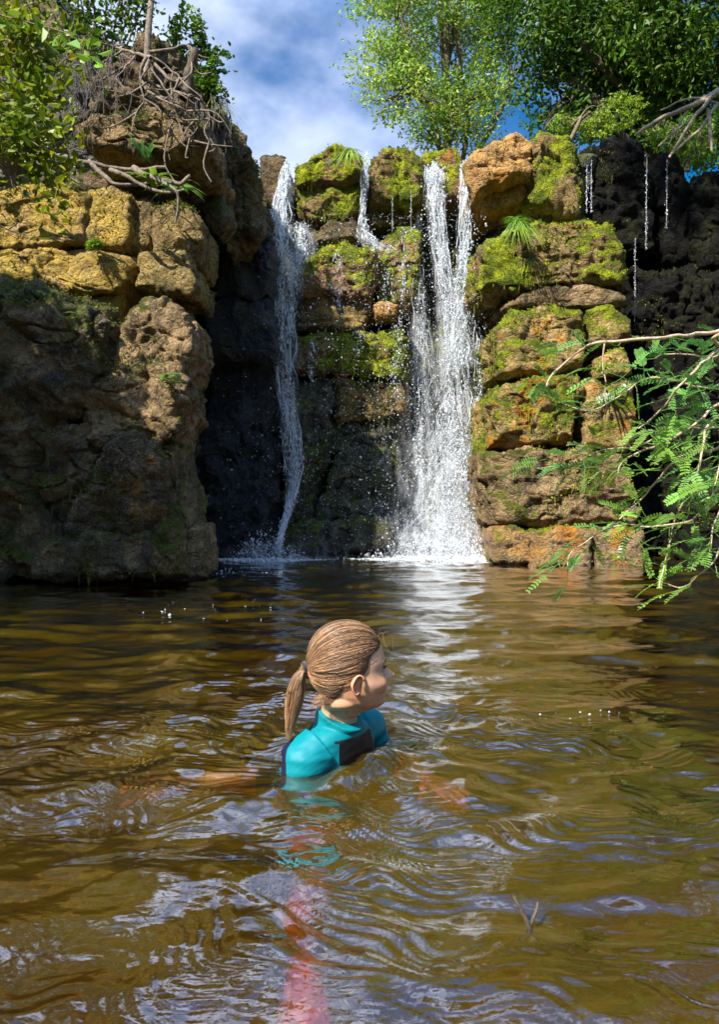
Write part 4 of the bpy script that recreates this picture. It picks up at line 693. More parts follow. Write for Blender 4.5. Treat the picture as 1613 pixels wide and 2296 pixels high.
def pinnate():
    root = thing('overhanging_tree', 'pinnate-leaved tree reaching in low over the water from the right edge', 'tree', (3.4, 3.2, 0), 'trees around the pool')
    hub = (3.3, 3.25, 1.5); T = spline([(3.5, 3.2, -.9), (3.45, 3.2, 0), (3.35, 3.25, .9), hub, (3.3, 3.5, 2.6)], 30); V, F = tubes([(T, np.linspace(.09, .05, 30))], 10); obj('trunk', mesh_np(V, F, smooth=True), M['twig'], root)
    Y = 3.25
    rows = [([(1700,735),(1613,745),(1500,755),(1350,768),(1300,785),(1250,830),(1222,868)], .010, .003, 3.2, 16, .45),
            ([(1355,768),(1352,800),(1357,860),(1358,905)], .004, .002, 3.2, 4, .5),
            ([(1700,735),(1613,785),(1560,830),(1520,870),(1470,930),(1430,960)], .008, .003, 3.1, 26, 1),
            ([(1720,850),(1613,905),(1560,950),(1500,990),(1440,1010),(1400,1030),(1385,1062)], .008, .003, 3.3, 26, 1),
            ([(1720,900),(1613,1000),(1560,1010),(1510,1035),(1450,1105),(1388,1165)], .008, .003, 3.25, 30, 1),
            ([(1720,880),(1620,930),(1585,960),(1565,1050),(1530,1130),(1500,1215),(1480,1318)], .007, .0025, 3.2, 26, .8),
            ([(1720,1080),(1640,1180),(1613,1230),(1580,1280),(1530,1316),(1482,1306)], .006, .002, 3.15, 14, .9),
            ([(1720,800),(1640,850),(1580,870),(1500,850),(1440,850),(1400,880),(1330,920),(1250,905)], .006, .002, 3.35, 44, 1),
            ([(1720,980),(1620,1080),(1560,1160),(1470,1180),(1380,1180),(1290,1230),(1270,1275)], .006, .002, 3.3, 44, 1),
            ([(1720,940),(1620,960),(1520,960),(1430,1000),(1350,1010),(1280,1040),(1200,1050)], .006, .002, 3.4, 44, 1),
            ([(1720,1000),(1640,1100),(1600,1180),(1590,1240),(1560,1262)], .006, .002, 3.1, 34, 1),
            ([(1740,700),(1660,760),(1600,800),(1520,790),(1470,800)], .006, .002, 3.5, 22, 1),
            ([(1740,960),(1680,1010),(1620,1040),(1600,1090)], .006, .002, 2.9, 26, 1)]
    for pl, r0, r1, Yd, nl, dens in rows:
        Q = spline([hub] + [tuple(at(u, v, Yd + .10 * math.sin(i * 1.7))) for i, (u, v) in enumerate(pl)] if pl[0][0] > 1650 else [tuple(at(u, v, Yd)) for u, v in pl], 60); Q += .008 * np.stack([pn(Q * 12 + j * 5) for j in range(3)], 1)
        ps = [(Q, np.linspace(r0, r1, 60))]; lb_v = []; lb_f = []; lb_c = []; b = 0; lo = 16 if pl[0][0] > 1650 else 5
        br = obj('limb', None or mesh_np(*tubes([(Q, np.linspace(r0, r1, 60))], 7), smooth=True), M['twig'], root)
        nl = int(nl * .85)
        for k in range(nl):
            i = min(59, int(lo + (59 - lo) * ((k + rng.random()) / nl))); p = Q[i]; tdir = Q[min(59, i + 2)] - Q[max(0, i - 2)]; tdir /= np.linalg.norm(tdir) + 1e-6
            tw = rng.normal(size=3) * np.array([1, .9, .55]) + tdir * .6 + np.array([-.45, 0, .02]); tw /= np.linalg.norm(tw); e = p + tw * rng.uniform(.02, .13)
            ps2 = spline([p, (p + e) / 2 + rng.normal(0, .01, 3), e], 6); D = tw + rng.normal(0, .35, 3) + np.array([-.25, 0, .04]); up = np.array([0, 0, 1.]) + rng.normal(0, .5, 3)
            V, F, C, R_ = compound(e, D, rng.uniform(.085, .135), int(rng.integers(7, 12)), rng.uniform(.019, .027), up)
            lb_v.append(V); lb_f.append(F + b); lb_c.append(C); b += len(V); tv, tf = tubes([(ps2, .0016), (R_, .0011)], 4); lb_v.append(tv); lb_f.append(tf + b); lb_c.append(np.full((len(tv), 3), 1.)); b += len(tv)
        fo = obj('foliage', mesh_np(np.concatenate(lb_v), np.concatenate(lb_f), np.concatenate(lb_c)), M['leaf_pinnate'], br)
pinnate()
branch_thing('dead_twig', 'dark forked stick breaking the surface right of the bather in the foreground', 'twig', A3(1130, 2010, 1.25), [([(.30, 1.30, -.10), (.285, 1.29, -.02), (.27, 1.285, .018), (.255, 1.29, .045)], .005, .003), ([(.282, 1.288, -.01), (.295, 1.30, .012), (.30, 1.31, .022)], .0035, .002)], 'bark_dark')
# ================================================================ the bather
KH = .000353                                    # metres per head unit
HC = at((620 + 840 / 2.688) * 1613 / 1920, (1600 + 440 / 2.688) * 1613 / 1920, 2.0)   # head centre
YAW = R(11)
fx_, fy_ = math.cos(YAW), math.sin(YAW)         # head's forward direction, turned a little away
def HW(cu, s, cv):                              # head units (forward, to her left, down) to world
    x = np.asarray((cu - 840.) / math.cos(YAW) * KH * 1.0); y = np.asarray(s * KH * 1.); z = (440. - np.asarray(cv)) * KH
    return np.stack([HC[0] + x * fx_ - y * fy_ + 0 * z, HC[1] + x * fy_ + y * fx_ + 0 * z, HC[2] + z + 0 * x], -1)
LV = np.array([  # cv, back, front, half width
 (186,800,890,40),(196,752,930,92),(215,700,975,132),(250,648,1018,172),(300,605,1052,200),(350,580,1076,213),(400,566,1090,216),(440,562,1096,214),(470,562,1094,210),
 (500,566,1088,207),(540,576,1092,203),(580,592,1100,197),(610,612,1105,190),(640,634,1108,182),(668,660,1103,174),(690,685,1103,164),(715,712,1096,152),(740,745,1096,134),(762,790,1082,112),(780,850,1055,80),(788,900,1020,45)], float)
def head_surface(nz=150, na=200, off=0.):
    cv = np.interp(np.linspace(0, 1, nz), np.linspace(0, 1, len(LV)), LV[:, 0]); B, Fr, Wd = (np.interp(cv, LV[:, 0], LV[:, k]) for k in (1, 2, 3))
    k = np.array([.1, .2, .4, .2, .1])
    for _ in range(3):
        B[2:-2] = np.convolve(B, k, 'valid'); Fr[2:-2] = np.convolve(Fr, k, 'valid'); Wd[2:-2] = np.convolve(Wd, k, 'valid')
    ph = np.linspace(-np.pi, np.pi, na, endpoint=False)[None]; c, s = np.cos(ph), np.sin(ph); B, Fr, Wd, CV = B[:, None], Fr[:, None], Wd[:, None], cv[:, None] + 0 * ph
    X = (B + Fr) / 2 + (Fr - B) / 2 * np.sign(c) * np.abs(c) ** .92; lower = sstep(560, 760, CV)
    S = Wd * np.sign(s) * np.abs(s) ** .90 * (1 - (.10 + .22 * lower) * np.maximum(c, 0) ** 1.2)
    g = lambda a, m, w_: np.exp(-((a - m) / w_) ** 2)
    f = sstep(0, .5, c)
    # nose
    prof = np.interp(CV, [455, 480, 505, 530, 545, 560, 572, 584, 600], [0, 12, 34, 64, 80, 76, 52, 14, 0]); nw = np.interp(CV, [455, 500, 545, 575, 600], [20, 20, 32, 40, 30])
    X = X + f * prof * np.exp(-np.abs(S / nw) ** 2.6); X = X + f * 10 * g(CV, 562, 16) * g(np.abs(S), 34, 12)
    # eye sockets, brow, cheeks, lips, chin
    X = X - f * 22 * g(CV, 484, 26) * g(np.abs(S), 66, 34); X = X + f * 9 * g(CV, 444, 18) * g(np.abs(S), 62, 48)
    X = X + f * 16 * g(CV, 592, 44) * g(np.abs(S), 96, 44); S = S + np.sign(S) * f * 8 * g(CV, 600, 50)
    mw = 58; X = X + f * 9 * g(CV, 642, 11) * g(S, 0, mw) + f * 10 * g(CV, 688, 13) * g(S, 0, mw) - f * 13 * g(CV, 664, 8) * g(S, 0, mw + 12) - f * 7 * g(CV, 711, 12) * g(S, 0, 60) + f * 8 * g(CV, 748, 22) * g(S, 0, 46)
    if off: 
        X = X + off * c; S = S + off * s; CV = CV - off * np.clip((440 - CV) / 250, -.2, 1)
    V = HW(X, S, CV).reshape(-1, 3); V = np.concatenate([V, HW(845., 0., 184. - off)[None], HW(960., 0., 791.)[None]]); i = np.arange(nz * na).reshape(nz, na); j = np.roll(i, -1, 1)
    Q = np.stack([i[:-1], i[1:], j[1:], j[:-1]], -1).reshape(-1, 4); n = nz * na
    T = np.concatenate([np.stack([i[0], j[0], np.full(na, n)], -1), np.stack([j[-1], i[-1], np.full(na, n + 1)], -1)])
    return V, Q, T, CV.reshape(-1), X.reshape(-1), S.reshape(-1)
def loft(stations, na=40, n=60):
    """stations: centre(3), axis A(3) scaled, axis B(3) scaled -> closed tube"""
    St = np.array([np.concatenate([c, a, b]) for c, a, b in stations], float); St = spline(St, n); ph = np.linspace(0, 2 * np.pi, na, endpoint=False)
    V = St[:, None, :3] + np.cos(ph)[None, :, None] * St[:, None, 3:6] + np.sin(ph)[None, :, None] * St[:, None, 6:9]
    i = np.arange(n * na).reshape(n, na); j = np.roll(i, -1, 1); Q = np.stack([i[:-1], j[:-1], j[1:], i[1:]], -1).reshape(-1, 4); m = n * na
    V = np.concatenate([V.reshape(-1, 3), St[[0, -1], :3]]); T = np.concatenate([np.stack([j[0], i[0], np.full(na, m)], -1), np.stack([i[-1], j[-1], np.full(na, m + 1)], -1)])
    return V, Q, T
def limb(pts, rad, flat=1., n=50):
    P = np.array(pts, float); T = np.gradient(P, axis=0); st = []
    for p, t, r in zip(P, T, rad):
        t = t / np.linalg.norm(t); a = np.cross(t, [.1, .2, 1.]); a /= np.linalg.norm(a); b = np.cross(t, a); st.append((p, a * r, b * r * flat))
    return loft(st, 28, n)
SH, FC = np.array([.576, .817, 0]), np.array([.817, -.576, 0])
TS = [(( -.050, 2.035, .130), .042, .044), ((-.053, 2.04, .115), .046, .048), ((-.056, 2.045, .106), .066, .057), ((-.060, 2.05, .088), .098, .066), ((-.064, 2.06, .058), .126, .074), ((-.070, 2.07, .01), .138, .082), ((-.085, 2.08, -.08), .134, .09), ((-.105, 2.09, -.18), .125, .092), ((-.12, 2.1, -.30), .135, .098), ((-.125, 2.1, -.42), .125, .095)]
def torso(grow=0., top=0): return loft([(np.array(c) , SH * (a + grow), FC * (b + grow)) for c, a, b in TS[top:]], 56, 90)
ARM_R = [(-.100, 1.998, .056), (-.146, 1.972, .022), (-.170, 1.975, -.035), (-.245, 2.01, -.050), (-.34, 1.99, -.038), (-.42, 1.965, -.040), (-.45, 1.955, -.042)]
RAD_R = [.058, .056, .048, .040, .033, .024, .022]
ARM_L = [(-.020, 2.14, .066), (.020, 2.19, .048), (.038, 2.21, -.01), (.075, 2.18, -.055), (.110, 2.11, -.042), (.150, 2.00, -.038), (.165, 1.97, -.038)]
RAD_L = [.054, .052, .046, .040, .034, .024, .022]
LEG = [(-.11, 2.05, -.38), (-.12, 1.95, -.34), (-.125, 1.78, -.33), (-.120, 1.62, -.29), (-.108, 1.46, -.245), (-.102, 1.40, -.24)]
RAD_LEG = [.080, .066, .044, .041, .028, .028]
def hand(w0, d, nrm_, side):
    """palm and five separate bent fingers from wrist w0 along d"""
    w0, d = np.array(w0), np.array(d, float); d /= np.linalg.norm(d); u = np.array(nrm_, float); u -= d * u.dot(d); u /= np.linalg.norm(u); s = np.cross(u, d) * side; out = []
    out.append(loft([(w0, s * .021, u * .013), (w0 + d * .025, s * .030, u * .013), (w0 + d * .06, s * .036, u * .012), (w0 + d * .082, s * .034, u * .009)], 20, 20))
    for k, (o, L_, an) in enumerate([(-.027, .055, -.14), (-.009, .066, -.04), (.009, .070, .05), (.026, .063, .13)]):
        b = w0 + d * .072 + s * o; dd = d + s * an; dd /= np.linalg.norm(dd); out.append(limb([b, b + dd * L_ * .45, b + dd * L_ * .78 - u * .006, b + dd * L_ - u * .014], [.0085, .008, .0072, .005], 1., 14))
    b = w0 + d * .022 + s * .022; dd = d * .6 + s * .75; out.append(limb([b, b + dd * .03, b + dd * .048 + d * .006, b + dd * .055 + d * .022], [.011, .0098, .009, .006], 1., 14)); return out
def foot(p, d):
    p = np.array(p); d = np.array(d, float); d /= np.linalg.norm(d); s = np.cross(d, [0, 0, 1.]); s /= np.linalg.norm(s); u = np.cross(s, d)
    o = [loft([(p - d * .045 - u * .02, s * .024, u * .022), (p, s * .034, u * .034), (p + d * .07, s * .038, u * .024), (p + d * .125, s * .044, u * .016), (p + d * .15, s * .040, u * .010)], 20, 24)]
    for k in range(5):
        b = p + d * .14 + s * (-.034 + .017 * k); o.append(limb([b, b + d * .018, b + d * (.03 + .006 * (k == 0))], [.0095 - .0007 * k, .009 - .0007 * k, .006], 1, 10))
    return o
def join(parts):
    VV, Q, T, b = [], [], [], 0
    for p in parts:
        VV.append(p[0]); Q.append(p[1] + b); T.append(p[2] + b); b += len(p[0])
    return np.concatenate(VV), np.concatenate(Q), np.concatenate(T)
def remeshed(parts, vox, smooth=4):
    V, Q, T = join(parts); me = mesh_np(V, [Q, T]); o = bpy.data.objects.new('tmp', me); sc.collection.objects.link(o)
    m = o.modifiers.new('r', 'REMESH'); m.mode = 'VOXEL'; m.voxel_size = vox; m.use_smooth_shade = True
    if smooth: s = o.modifiers.new('s', 'SMOOTH'); s.iterations = smooth; s.factor = .5
    dg = bpy.context.evaluated_depsgraph_get(); dg.update(); me2 = bpy.data.meshes.new_from_object(o.evaluated_get(dg)); sc.collection.objects.unlink(o); bpy.data.objects.remove(o); return me2
def coords(me):
    a = np.empty(len(me.vertices) * 3, np.float32); me.vertices.foreach_get('co', a); return a.reshape(-1, 3)
def setcol(me, c):
    a = me.color_attributes.new('tint', 'FLOAT_COLOR', 'POINT'); q = np.ones((len(c), 4), np.float32); q[:, :3] = c; a.data.foreach_set('color', q.ravel())
from mathutils.bvhtree import BVHTree
def person():
    root = thing('person', 'person with a brown ponytail in a teal and black wetsuit, neck-deep in the brown pool', 'person', (-.10, 2.05, 0))
    HV, HQ, HT, hcv, hx, hs = head_surface()
    neck = loft([(HW(745., 0., 520.), SH * .050, FC * .055), (HW(775., 0., 640.), SH * .050, FC * .056), (HW(790., -5., 740.), SH * .047, FC * .051), (np.array([-.055, 2.03, .150]), SH * .044, FC * .045), (np.array([-.055, 2.045, .105]), SH * .050, FC * .046)], 40, 40)
    jaw = limb([HW(1000., 0., 735.), HW(900., 0., 730.), HW(830., 0., 720.)], [.022, .034, .040])
    parts = [(HV, HQ, HT), neck, jaw, torso(), limb(ARM_R, RAD_R), limb(ARM_L, RAD_L), limb(LEG, RAD_LEG), limb([(-.13, 2.14, -.38), (-.05, 2.12, -.55), (0, 2.2, -.80)], [.085, .06, .045])]
    parts += hand(ARM_R[-1], (-.95, -.22, -.05), (0, .2, 1), 1) + hand(ARM_L[-1], (.55, -.8, -.05), (0, .1, 1), -1) + foot((-.102, 1.40, -.24), (.15, -1, -.08))
    me = remeshed(parts, .0024, 2); 
    # right ear, joined into the body's mesh
    def ear(sgn):
        nr, na = 26, 56; r = np.linspace(0, 1, nr)[:, None]; th = np.linspace(0, 2 * np.pi, na, endpoint=False)[None]
        a = r * np.cos(th); b = r * np.sin(th)                       # a forward, b up
        wx = np.where(b > 0, 50., 50 - 18 * (-b)); eu = 860 + a * wx + 10 * b; ev = 560 - b * 74
        h = 15 * np.exp(-((r - .86) / .10) ** 2) * (1 - .85 * sstep(.3, .9, np.cos(th) * (1 + 0 * r)) * (b < .4)) + 9 * np.exp(-((r - .52) / .10) ** 2) * sstep(.2, -.5, a) * sstep(-.9, -.3, b)
        h *= 1.25; h += -16 * np.exp(-((a - .15) / .35) ** 2 - ((b + .12) / .38) ** 2) + 8 * np.exp(-((b + .82) / .2) ** 2 - (a / .4) ** 2) + 7 * np.exp(-((a - .62) / .14) ** 2 - ((b + .1) / .2) ** 2)
        out_ = 214 + h * 1.5 + 34 * np.clip(.25 - a, 0, 1.3) - 30 * (r > .97); V = HW(eu, -sgn * (out_ - 10), ev).reshape(-1, 3); W_ = HW(eu, -sgn * (out_ - 24 - 26 * np.clip(a + .6, 0, 2)), ev).reshape(-1, 3)
        i = np.arange(nr * na).reshape(nr, na); j = np.roll(i, -1, 1); Q = np.stack([i[:-1], j[:-1], j[1:], i[1:]], -1).reshape(-1, 4); n = nr * na
        rim = np.stack([i[-1], j[-1], j[-1] + n, i[-1] + n], -1); return np.concatenate([V, W_]), np.concatenate([Q, Q[:, ::-1] + n, rim])
    BV = coords(me).astype(float); nb = len(BV); fl = np.empty(len(me.loops), np.int32); me.loops.foreach_get('vertex_index', fl); BF = fl.reshape(-1, 4) if len(fl) == 4 * len(me.polygons) else None
    assert BF is not None
    E1, F1 = ear(1); E2, F2 = ear(-1); V = np.concatenate([BV, E1, E2]); F = np.concatenate([BF, F1 + nb, F2 + nb + len(E1)])
    # head-space coordinates for skin tints
    rel = V - np.array(HC); hxx = (rel[:, 0] * fx_ + rel[:, 1] * fy_) / KH * math.cos(YAW) + 840; hss = (-rel[:, 0] * fy_ + rel[:, 1] * fx_) / KH; hvv = 440 - rel[:, 2] / KH
    col = np.ones((len(V), 3)); g = lambda a, m, w_: np.exp(-((a - m) / w_) ** 2)
    def blend(m, c):
        nonlocal col
        col = col * (1 - m[:, None]) + np.array(c) * m[:, None]
    face = sstep(930, 1010, hxx)
    blend(.45 * face * g(hvv, 600, 55) * g(np.abs(hss), 105, 60), (1.08, .72, .66)); blend(np.where(np.arange(len(V)) >= nb, .45, 0), (1.08, .66, .58)); blend(.5 * g(hxx, 820, 50) * g(hvv, 640, 60) * (np.abs(hss) > 60), (1.05, .74, .70))
    blend(.9 * sstep(1060, 1080, hxx) * np.clip(g(hvv, 645, 13) + g(hvv, 687, 15), 0, 1) * g(hss, 0, 58), (.95, .42, .36)); blend(.95 * sstep(1040, 1065, hxx) * g(hvv, 665, 8) * g(hss, 0, 72), (.22, .07, .05))
    blend(.35 * face * g(hvv, 494, 20) * g(np.abs(hss), 66, 34), (.75, .5, .42)); blend(.4 * sstep(1120, 1150, hxx), (1.05, .75, .68))
    gm = G('skin'); at_ = gm.n('Attribute', attribute_name='tint'); P = gm.pos(); c = gm.mix(1., gm.mix(gm.rng(gm.noise(P, 40, 4), .3, .7), (.66, .37, .22), (.74, .44, .27)), at_.outputs[0], 'MULTIPLY')
    p = gm.pbr(c, .35, gm.bump(gm.noise(P, 420, 3, .6), .10, .002), Subsurface_Weight=.12, Subsurface_Scale=.01, Specular_IOR_Level=.4); p.inputs['Subsurface Radius'].default_value = (1, .35, .2)
    mb = mesh_np(V, F, col, True); body = obj('body', mb, gm.m, root)
    bvh = BVHTree.FromPolygons([tuple(v) for v in BV], [tuple(f) for f in BF])
    # eyes, lashes, brows
    gw = G('eye_white'); gw.pbr((.42, .36, .32), .45); ge = G('iris'); ge.pbr((.05, .035, .02), .1); gh = G('lash'); gh.pbr((.05, .03, .02), .6)
    for sg in (-1, 1):
        c0 = HW(1049., 64. * sg, 484.); ph, th = np.meshgrid(np.linspace(0, 2 * np.pi, 25)[:-1], np.linspace(0, np.pi, 14)); Vv = np.stack([np.sin(th) * np.cos(ph), np.sin(th) * np.sin(ph), np.cos(th)], -1).reshape(-1, 3) * .0100 + c0
        i = np.arange(14 * 24).reshape(14, 24); j = np.roll(i, -1, 1); Q = np.stack([i[:-1], i[1:], j[1:], j[:-1]], -1).reshape(-1, 4); ey = obj('eye', mesh_np(Vv, Q, smooth=True), gw.m, body)
        cI = HW(1050. + 27, 64. * sg + 4, 484.); Vi = np.stack([np.sin(th) * np.cos(ph), np.sin(th) * np.sin(ph), np.cos(th)], -1).reshape(-1, 3) * .0050 + cI; obj('iris', mesh_np(Vi, Q, smooth=True), ge.m, body)
        ls = []
        for k in range(26):
            a = -.9 + 1.9 * k / 25; b0 = HW(1050. + 34 * math.cos(a * .9) , (64 + 34 * math.sin(a)) * sg, 474. + 5 * a * a); e = b0 + (np.array([fx_, fy_, 0]) * .006 + np.array([-fy_, fx_, 0]) * sg * .004 * math.sin(a)) * 1.1 + np.array([0, 0, -.001]); m_ = (b0 + e) / 2 - np.array([0, 0, .0012]); ls.append((spline([b0, m_, e], 6), np.linspace(.0006, .0002, 6)))
        lid = [HW(1050. + 36 * math.cos(a * .95), (64 + 36 * math.sin(a)) * sg, 473. + 7 * a * a) for a in np.linspace(-1.2, 1.2, 12)]; ls.append((np.array(lid), .0011)); V_, F_ = tubes(ls, 4); obj('eyelashes', mesh_np(V_, F_, smooth=True), gh.m, body)
        br_ = []
        for k in range(60):
            t = rng.random(); a = np.interp(t, [0, 1], [28, 108]); p0 = HW(1130., a * sg, 444. - 12 * math.sin(t * 2.6) + rng.normal(0, 4)); d = HW(840., a * sg, 444.) - HW(1130., a * sg, 444.); d /= np.linalg.norm(d); hit = bvh.ray_cast(Vector(p0), Vector(d)); 
            if hit[0] is None: continue
            q = np.array(hit[0]); e = q + (np.array([-fy_, fx_, 0]) * sg * .006 + np.array([fx_, fy_, 0]) * .0005 + np.array([0, 0, .002]) * (1 - 2 * t)) ; hit2 = bvh.find_nearest(Vector(e)); e = np.array(hit2[0]) + np.array(hit2[1]) * .001; br_.append((np.stack([q, (q + e) / 2 + np.array(hit2[1]) * .0008, e]), np.array([.0006, .0006, .0002])))
        V_, F_ = tubes(br_, 4); gb = G('brow'); gb.pbr((.16, .10, .055), .6); obj('eyebrow', mesh_np(V_, F_, smooth=True), gb.m, body)
    # ---------------- wetsuit
    sp = [torso(.004, 1), limb(ARM_R[:4], [r + .005 for r in RAD_R[:3]] + [.044]), limb(ARM_L[:5], [r + .005 for r in RAD_L[:5]])]
    # collar: tube round the neck, higher at the back
    sp.append(loft([(np.array([-.0490, 2.030, .131]), SH * .056, FC * .063 + np.array([0, 0, -.027])), (np.array([-.0520, 2.036, .113]), SH * .058, FC * .064 + np.array([0, 0, -.018])), (np.array([-.056, 2.045, .098]), SH * .068, FC * .062)], 56, 40))
    ms = remeshed(sp, .0026, 3); sv = coords(ms).astype(float); n_ = np.empty(len(ms.vertices) * 3, np.float32); ms.vertices.foreach_get('normal', n_); n_ = n_.reshape(-1, 3)
    wr = .0020 * pn(sv * np.array([30, 30, 55])) + .0040 * pn(sv * np.array([12, 12, 40]) + 9) * sstep(.09, .02, sv[:, 2]); sv2 = sv + n_ * wr[:, None]; ms.vertices.foreach_set('co', sv2.astype(np.float32).ravel())
    c0 = np.array([-.062, 2.05, 0]); rel = sv - c0; s_ = rel @ SH; f_ = rel @ FC; z = sv[:, 2]
    col = np.tile(np.array([.0, .205, .24]), (len(sv), 1)); collar_z = .080 + .028 * sstep(.02, -.06, f_)
    chest = (f_ > .005) & (s_ > -.062) & (s_ < .082 + .25 * np.maximum(0, .09 - z)) & (z < collar_z - .002) & (sv[:, 0] < .085); col[chest] = (.006, .006, .007)
    col[(f_ > 0) & (s_ > .085) & (s_ < .10) & (z < .045)] = (.16, .01, .05)
    back = (f_ < -.050 + .008 * np.sin(z * 30)) & (z < collar_z + .004) & (s_ > -.105 - .2 * np.maximum(0, z)) & (sv[:, 0] > -.19); col[back] = (.008, .010, .045); col[(f_ < -.045) & (np.abs(s_ + .012) < .012) & (z > .08)] = (.015, .016, .02)
    col[(f_ + .050 + .25 * (z - .11) < 0) & (z < .112) & (z > -.03) & ((rel[:, 0] > -.135) | (f_ < -.07))] = (.008, .010, .045)
    band = (np.abs(z - collar_z) < .0035) & (np.hypot(s_, f_) < .09); col[band] = (.014, .016, .022)
    # shoulder seam from the collar down the back of the shoulder
    seam = (np.abs(f_ + .050 + .25 * (z - .11)) < .003) & (z < .12) & (z > -.2); col[seam] = (.012, .014, .02)
    setcol(ms, col); gs = G('neoprene'); at_ = gs.n('Attribute', attribute_name='tint'); P = gs.pos(); b = gs.bump(gs.noise(P, 900, 2, .6), .18, .0008); gs.pbr(at_.outputs[0], .52, gs.bump(gs.noise(P, 60, 3), .1, .002, b), Specular_IOR_Level=.25)
    suit = obj('wetsuit', ms, gs.m, root)
    # ---------------- hair
    gk = G('brown_hair'); at_ = gk.n('Attribute', attribute_name='tint'); pk = gk.pbr(gk.mix(1., (.30, .175, .090), at_.outputs[0], 'MULTIPLY'), .42, Specular_IOR_Level=.5)
    hl = np.array([(1046,292),(1022,340),(1000,390),(985,430),(978,470),(968,505),(950,535),(925,545),(885,540),(848,552),(820,590),(806,630),(790,670),(764,712),(720,742),(688,748)], float)
    hl[:, 0] -= 36 * np.clip((hl[:, 1] - 290) / 120, 0, 1); hl[:, 1] -= 50 * np.clip((hl[:, 1] - 290) / 150, 0, 1)
    TIE = HW(560., 0., 478.); TIEo = HW(530., 0., 470.); H0 = HW(800., 0., 420.)
    nv = len(HV); bvhH = BVHTree.FromPolygons([tuple(v) for v in HV] + [tuple(v) for v in neck[0]], [tuple(f) for f in HQ] + [tuple(f) for f in HT] + [tuple(f + nv) for f in neck[1]])
    def surf(d, off):
        d = d / np.linalg.norm(d); h = bvhH.ray_cast(Vector(H0 + d * .25), Vector(-d))
        r = .25 - h[3] if h[0] is not None else .08; return r + off
    ns = 9000; ps = []; cs = []; VT = []
    rays = {}
    def surf_c(d, off):
        k = tuple(np.round(d * 16).astype(int))
        if k not in rays: rays[k] = None
        return surf(d, off)
    for k in range(ns):
        side = -1 if rng.random() < .78 else 1
        t = rng.random(); q = np.array([np.interp(t * (len(hl) - 1), np.arange(len(hl)), hl[:, j]) for j in (0, 1)])
        w_ = np.interp(q[1], LV[:, 0], LV[:, 3]); bk = np.interp(q[1], LV[:, 0], LV[:, 1]); fr = np.interp(q[1], LV[:, 0], LV[:, 2]); cx = (bk + fr) / 2; cc = np.clip((q[0] - cx) / ((fr - bk) / 2), -.995, .995)
        sv_ = w_ * math.sqrt(1 - cc * cc) * side
        if t < .14 : sv_ *= rng.uniform(0, 1); q[1] -= 8 * (1 - abs(sv_) / 120)
        rt = HW(q[0], sv_, q[1]); d0 = rt - H0; d0 /= np.linalg.norm(d0); d1 = TIE - H0; d1 /= np.linalg.norm(d1)
        st = rng.random() ** 1.6 * .62 if rng.random() < .55 else 0.; om = math.acos(np.clip(d0 @ d1, -1, 1)); m = 14; tt = np.linspace(st, 1, m); layer = rng.uniform(.0015, .0075); pts_ = []; jit = rng.normal(0, .032) * (1 + (rng.random() < .15) * 2)
        clump = float(np.clip(pn(np.array([[t * 75, side * 3., 0.]]))[0] * 1.2, -.9, 1)); perp = np.cross(d0, d1); perp /= np.linalg.norm(perp)
        for a in tt:
            d = (math.sin((1 - a) * om) * d0 + math.sin(a * om) * d1) / math.sin(om); d = d + perp * (jit + .03 * clump) * math.sin(a * math.pi); d /= np.linalg.norm(d)
            lift = layer * (.25 + .75 * min(1, (a - 0) * 5)) ; lift += .005 * math.sin(a * math.pi) * (d[2] > -.2)
            pts_.append(H0 + d * surf(d, lift))
        pts_ = np.array(pts_); wv_ = pn(np.stack([tt * 5 + k * 1.3, tt * 0 + clump * 9, tt * 0], 1)) * (.0022 + .004 * (rng.random() < .25)); pts_ += wv_[:, None] * perp; e = TIEo + rng.normal(0, .0045, 3); pts_[-1] = e; pts_[-2] = pts_[-2] * .6 + e * .4
        ps.append((pts_, np.full(m, .00046) * np.r_[.4, np.ones(m - 1)])); cs.append(np.clip(rng.lognormal(-.1, .55), .2, 2.8) * (1 + .6 * clump))
    # ponytail
    _CJ = rng.normal(0, .55, (12, 2))
    for k in range(1500):
        o = rng.normal(0, 1, 3); o /= max(1, np.linalg.norm(o) / 1.); L_ = rng.uniform(.7, 1.05); cl = rng.integers(0, 12); cj = _CJ[cl]; o = o * .55
        rows = [(532, 470, 12), (500, 500, 24), (468, 560, 50), (446, 640, 68), (430, 730, 66), (420, 820, 50), (412, 900, 34), (404, 975, 22)]; n = max(4, int(len(rows) * L_)); P_ = []
        for i, (a, b, r) in enumerate(rows[:n]):
            P_.append(HW(a + (o[0] + cj[0] * (.6 + .25 * i / 7)) * r, (o[1] + cj[1]) * r * .75 + 10, b + o[2] * 5 + rng.normal(0, 4)))
        Q = spline(P_, 18); Q += .0026 * np.stack([pn(Q * 38 + cl + j * 7) for j in range(3)], 1); ps.append((Q, np.linspace(.0009, .0004, 18))); cs.append(np.clip(rng.lognormal(-.05, .35), .3, 2.2) * (1 + .55 * cj[0]))
    # looser raised locks lying over the pulled-back hair
    nb0 = 4200
    for k in range(420):
        j = rng.integers(0, nb0); Q0, _ = ps[j]; a0 = rng.integers(0, 7); Q = spline(Q0[a0:], 14); n0 = Q - np.array(H0); n0 /= np.linalg.norm(n0, axis=1)[:, None]; tt = np.linspace(0, 1, 14)
        Q = Q + n0 * (rng.uniform(.001, .0045) * np.sin(np.pi * tt) ** .7)[:, None] + np.cross(n0, np.gradient(Q, axis=0) / (np.linalg.norm(np.gradient(Q, axis=0), axis=1)[:, None] + 1e-9)) * (.006 * pn(np.stack([tt * 2.5 + k, tt * 0, tt * 0], 1)) * np.sin(np.pi * tt))[:, None]
        ps.append((Q, np.full(14, rng.uniform(.0003, .0006)))); cs.append(rng.choice([.35, .6, 1.5, 2.2]))
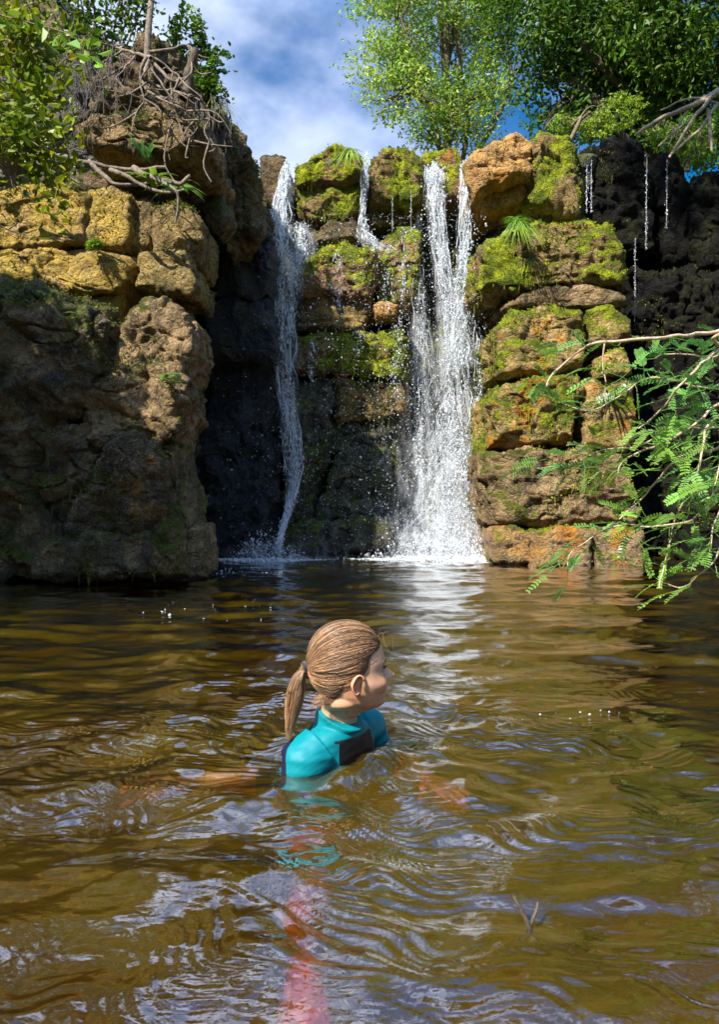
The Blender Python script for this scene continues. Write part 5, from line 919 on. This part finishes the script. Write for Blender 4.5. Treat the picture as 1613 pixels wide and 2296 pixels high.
    # flyaways, nape curls and the wisp before the ear
    for k in range(96):
        kind = (k % 16) if k % 16 < 2 else (1 if k % 2 else 2)
        if kind == 0: a = rng.uniform(0, 1); b0 = HW(1030. + rng.normal(0, 18), rng.uniform(-90, 60), 285. + rng.normal(0, 22)); P_ = [b0, b0 + np.array([.012, rng.normal(0, .006), .012]) , b0 + np.array([.022 + rng.normal(0, .006), 0, .002 - rng.random() * .02]), b0 + np.array([.030, 0, -.022 - .02 * rng.random()])]
        elif kind == 1: b0 = HW(rng.uniform(620, 710), -rng.uniform(60, 120), rng.uniform(640, 690)); P_ = [b0] + [b0 + np.array([-.006 * i + rng.normal(0, .005), -.006, -.004 * i + rng.normal(0, .006)]) for i in (1, 2, 3, 4)]
        else: b0 = HW(rng.uniform(888, 908), -206., rng.uniform(495, 520)); P_ = [b0, b0 + np.array([.002, -.002, -.014]), b0 + np.array([-.001 + rng.normal(0, .002), -.002, -.030]), b0 + np.array([rng.normal(0, .004), -.003, -.045])]
        ps.append((spline(P_, 12), np.linspace(.0004, .00015, 12))); cs.append(rng.uniform(1., 2.6))
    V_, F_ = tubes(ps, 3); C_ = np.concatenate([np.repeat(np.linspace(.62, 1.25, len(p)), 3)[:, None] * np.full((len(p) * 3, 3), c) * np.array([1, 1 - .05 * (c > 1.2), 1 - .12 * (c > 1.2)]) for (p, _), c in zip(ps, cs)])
    # under-layer so no scalp shows
    CVv, CQ, CT, ccv, cxx, css = head_surface(110, 150, 7.)
    def inhair(x, v): 
        vb = np.interp(v, [150, 285, 318, 350, 383, 420, 455, 485, 498, 550, 590, 630, 662, 692, 712], [1200, 1036, 1000, 965, 948, 938, 926, 904, 826, 778, 764, 750, 726, 690, 500]); return (x < vb)
    ok = inhair(cxx, ccv); ok = np.r_[ok, True, False]; CQ = CQ[ok[CQ].all(1)]; CT = CT[ok[CT].all(1)]
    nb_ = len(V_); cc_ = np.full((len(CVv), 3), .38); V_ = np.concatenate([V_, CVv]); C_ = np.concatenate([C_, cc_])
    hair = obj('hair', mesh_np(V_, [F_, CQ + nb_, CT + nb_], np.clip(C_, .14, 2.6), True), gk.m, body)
    t = np.linspace(0, 2 * np.pi, 30); c = HW(534., 0., 472.); ax = np.array(HW(560., 0., 466.)) - np.array(HW(510., 0., 482.)); ax /= np.linalg.norm(ax); a = np.cross(ax, [0, 1, 0]); a /= np.linalg.norm(a); b = np.cross(ax, a)
    ring = [(c + ax * o + .0125 * (np.cos(t)[:, None] * a + np.sin(t)[:, None] * b), .0042) for o in (-.004, .001, .006)]; V_, F_ = tubes(ring, 8); gt = G('hair_tie_fabric'); gt.pbr((.02, .018, .03), .7); obj('hair_tie', mesh_np(V_, F_, smooth=True), gt.m, body)
person()
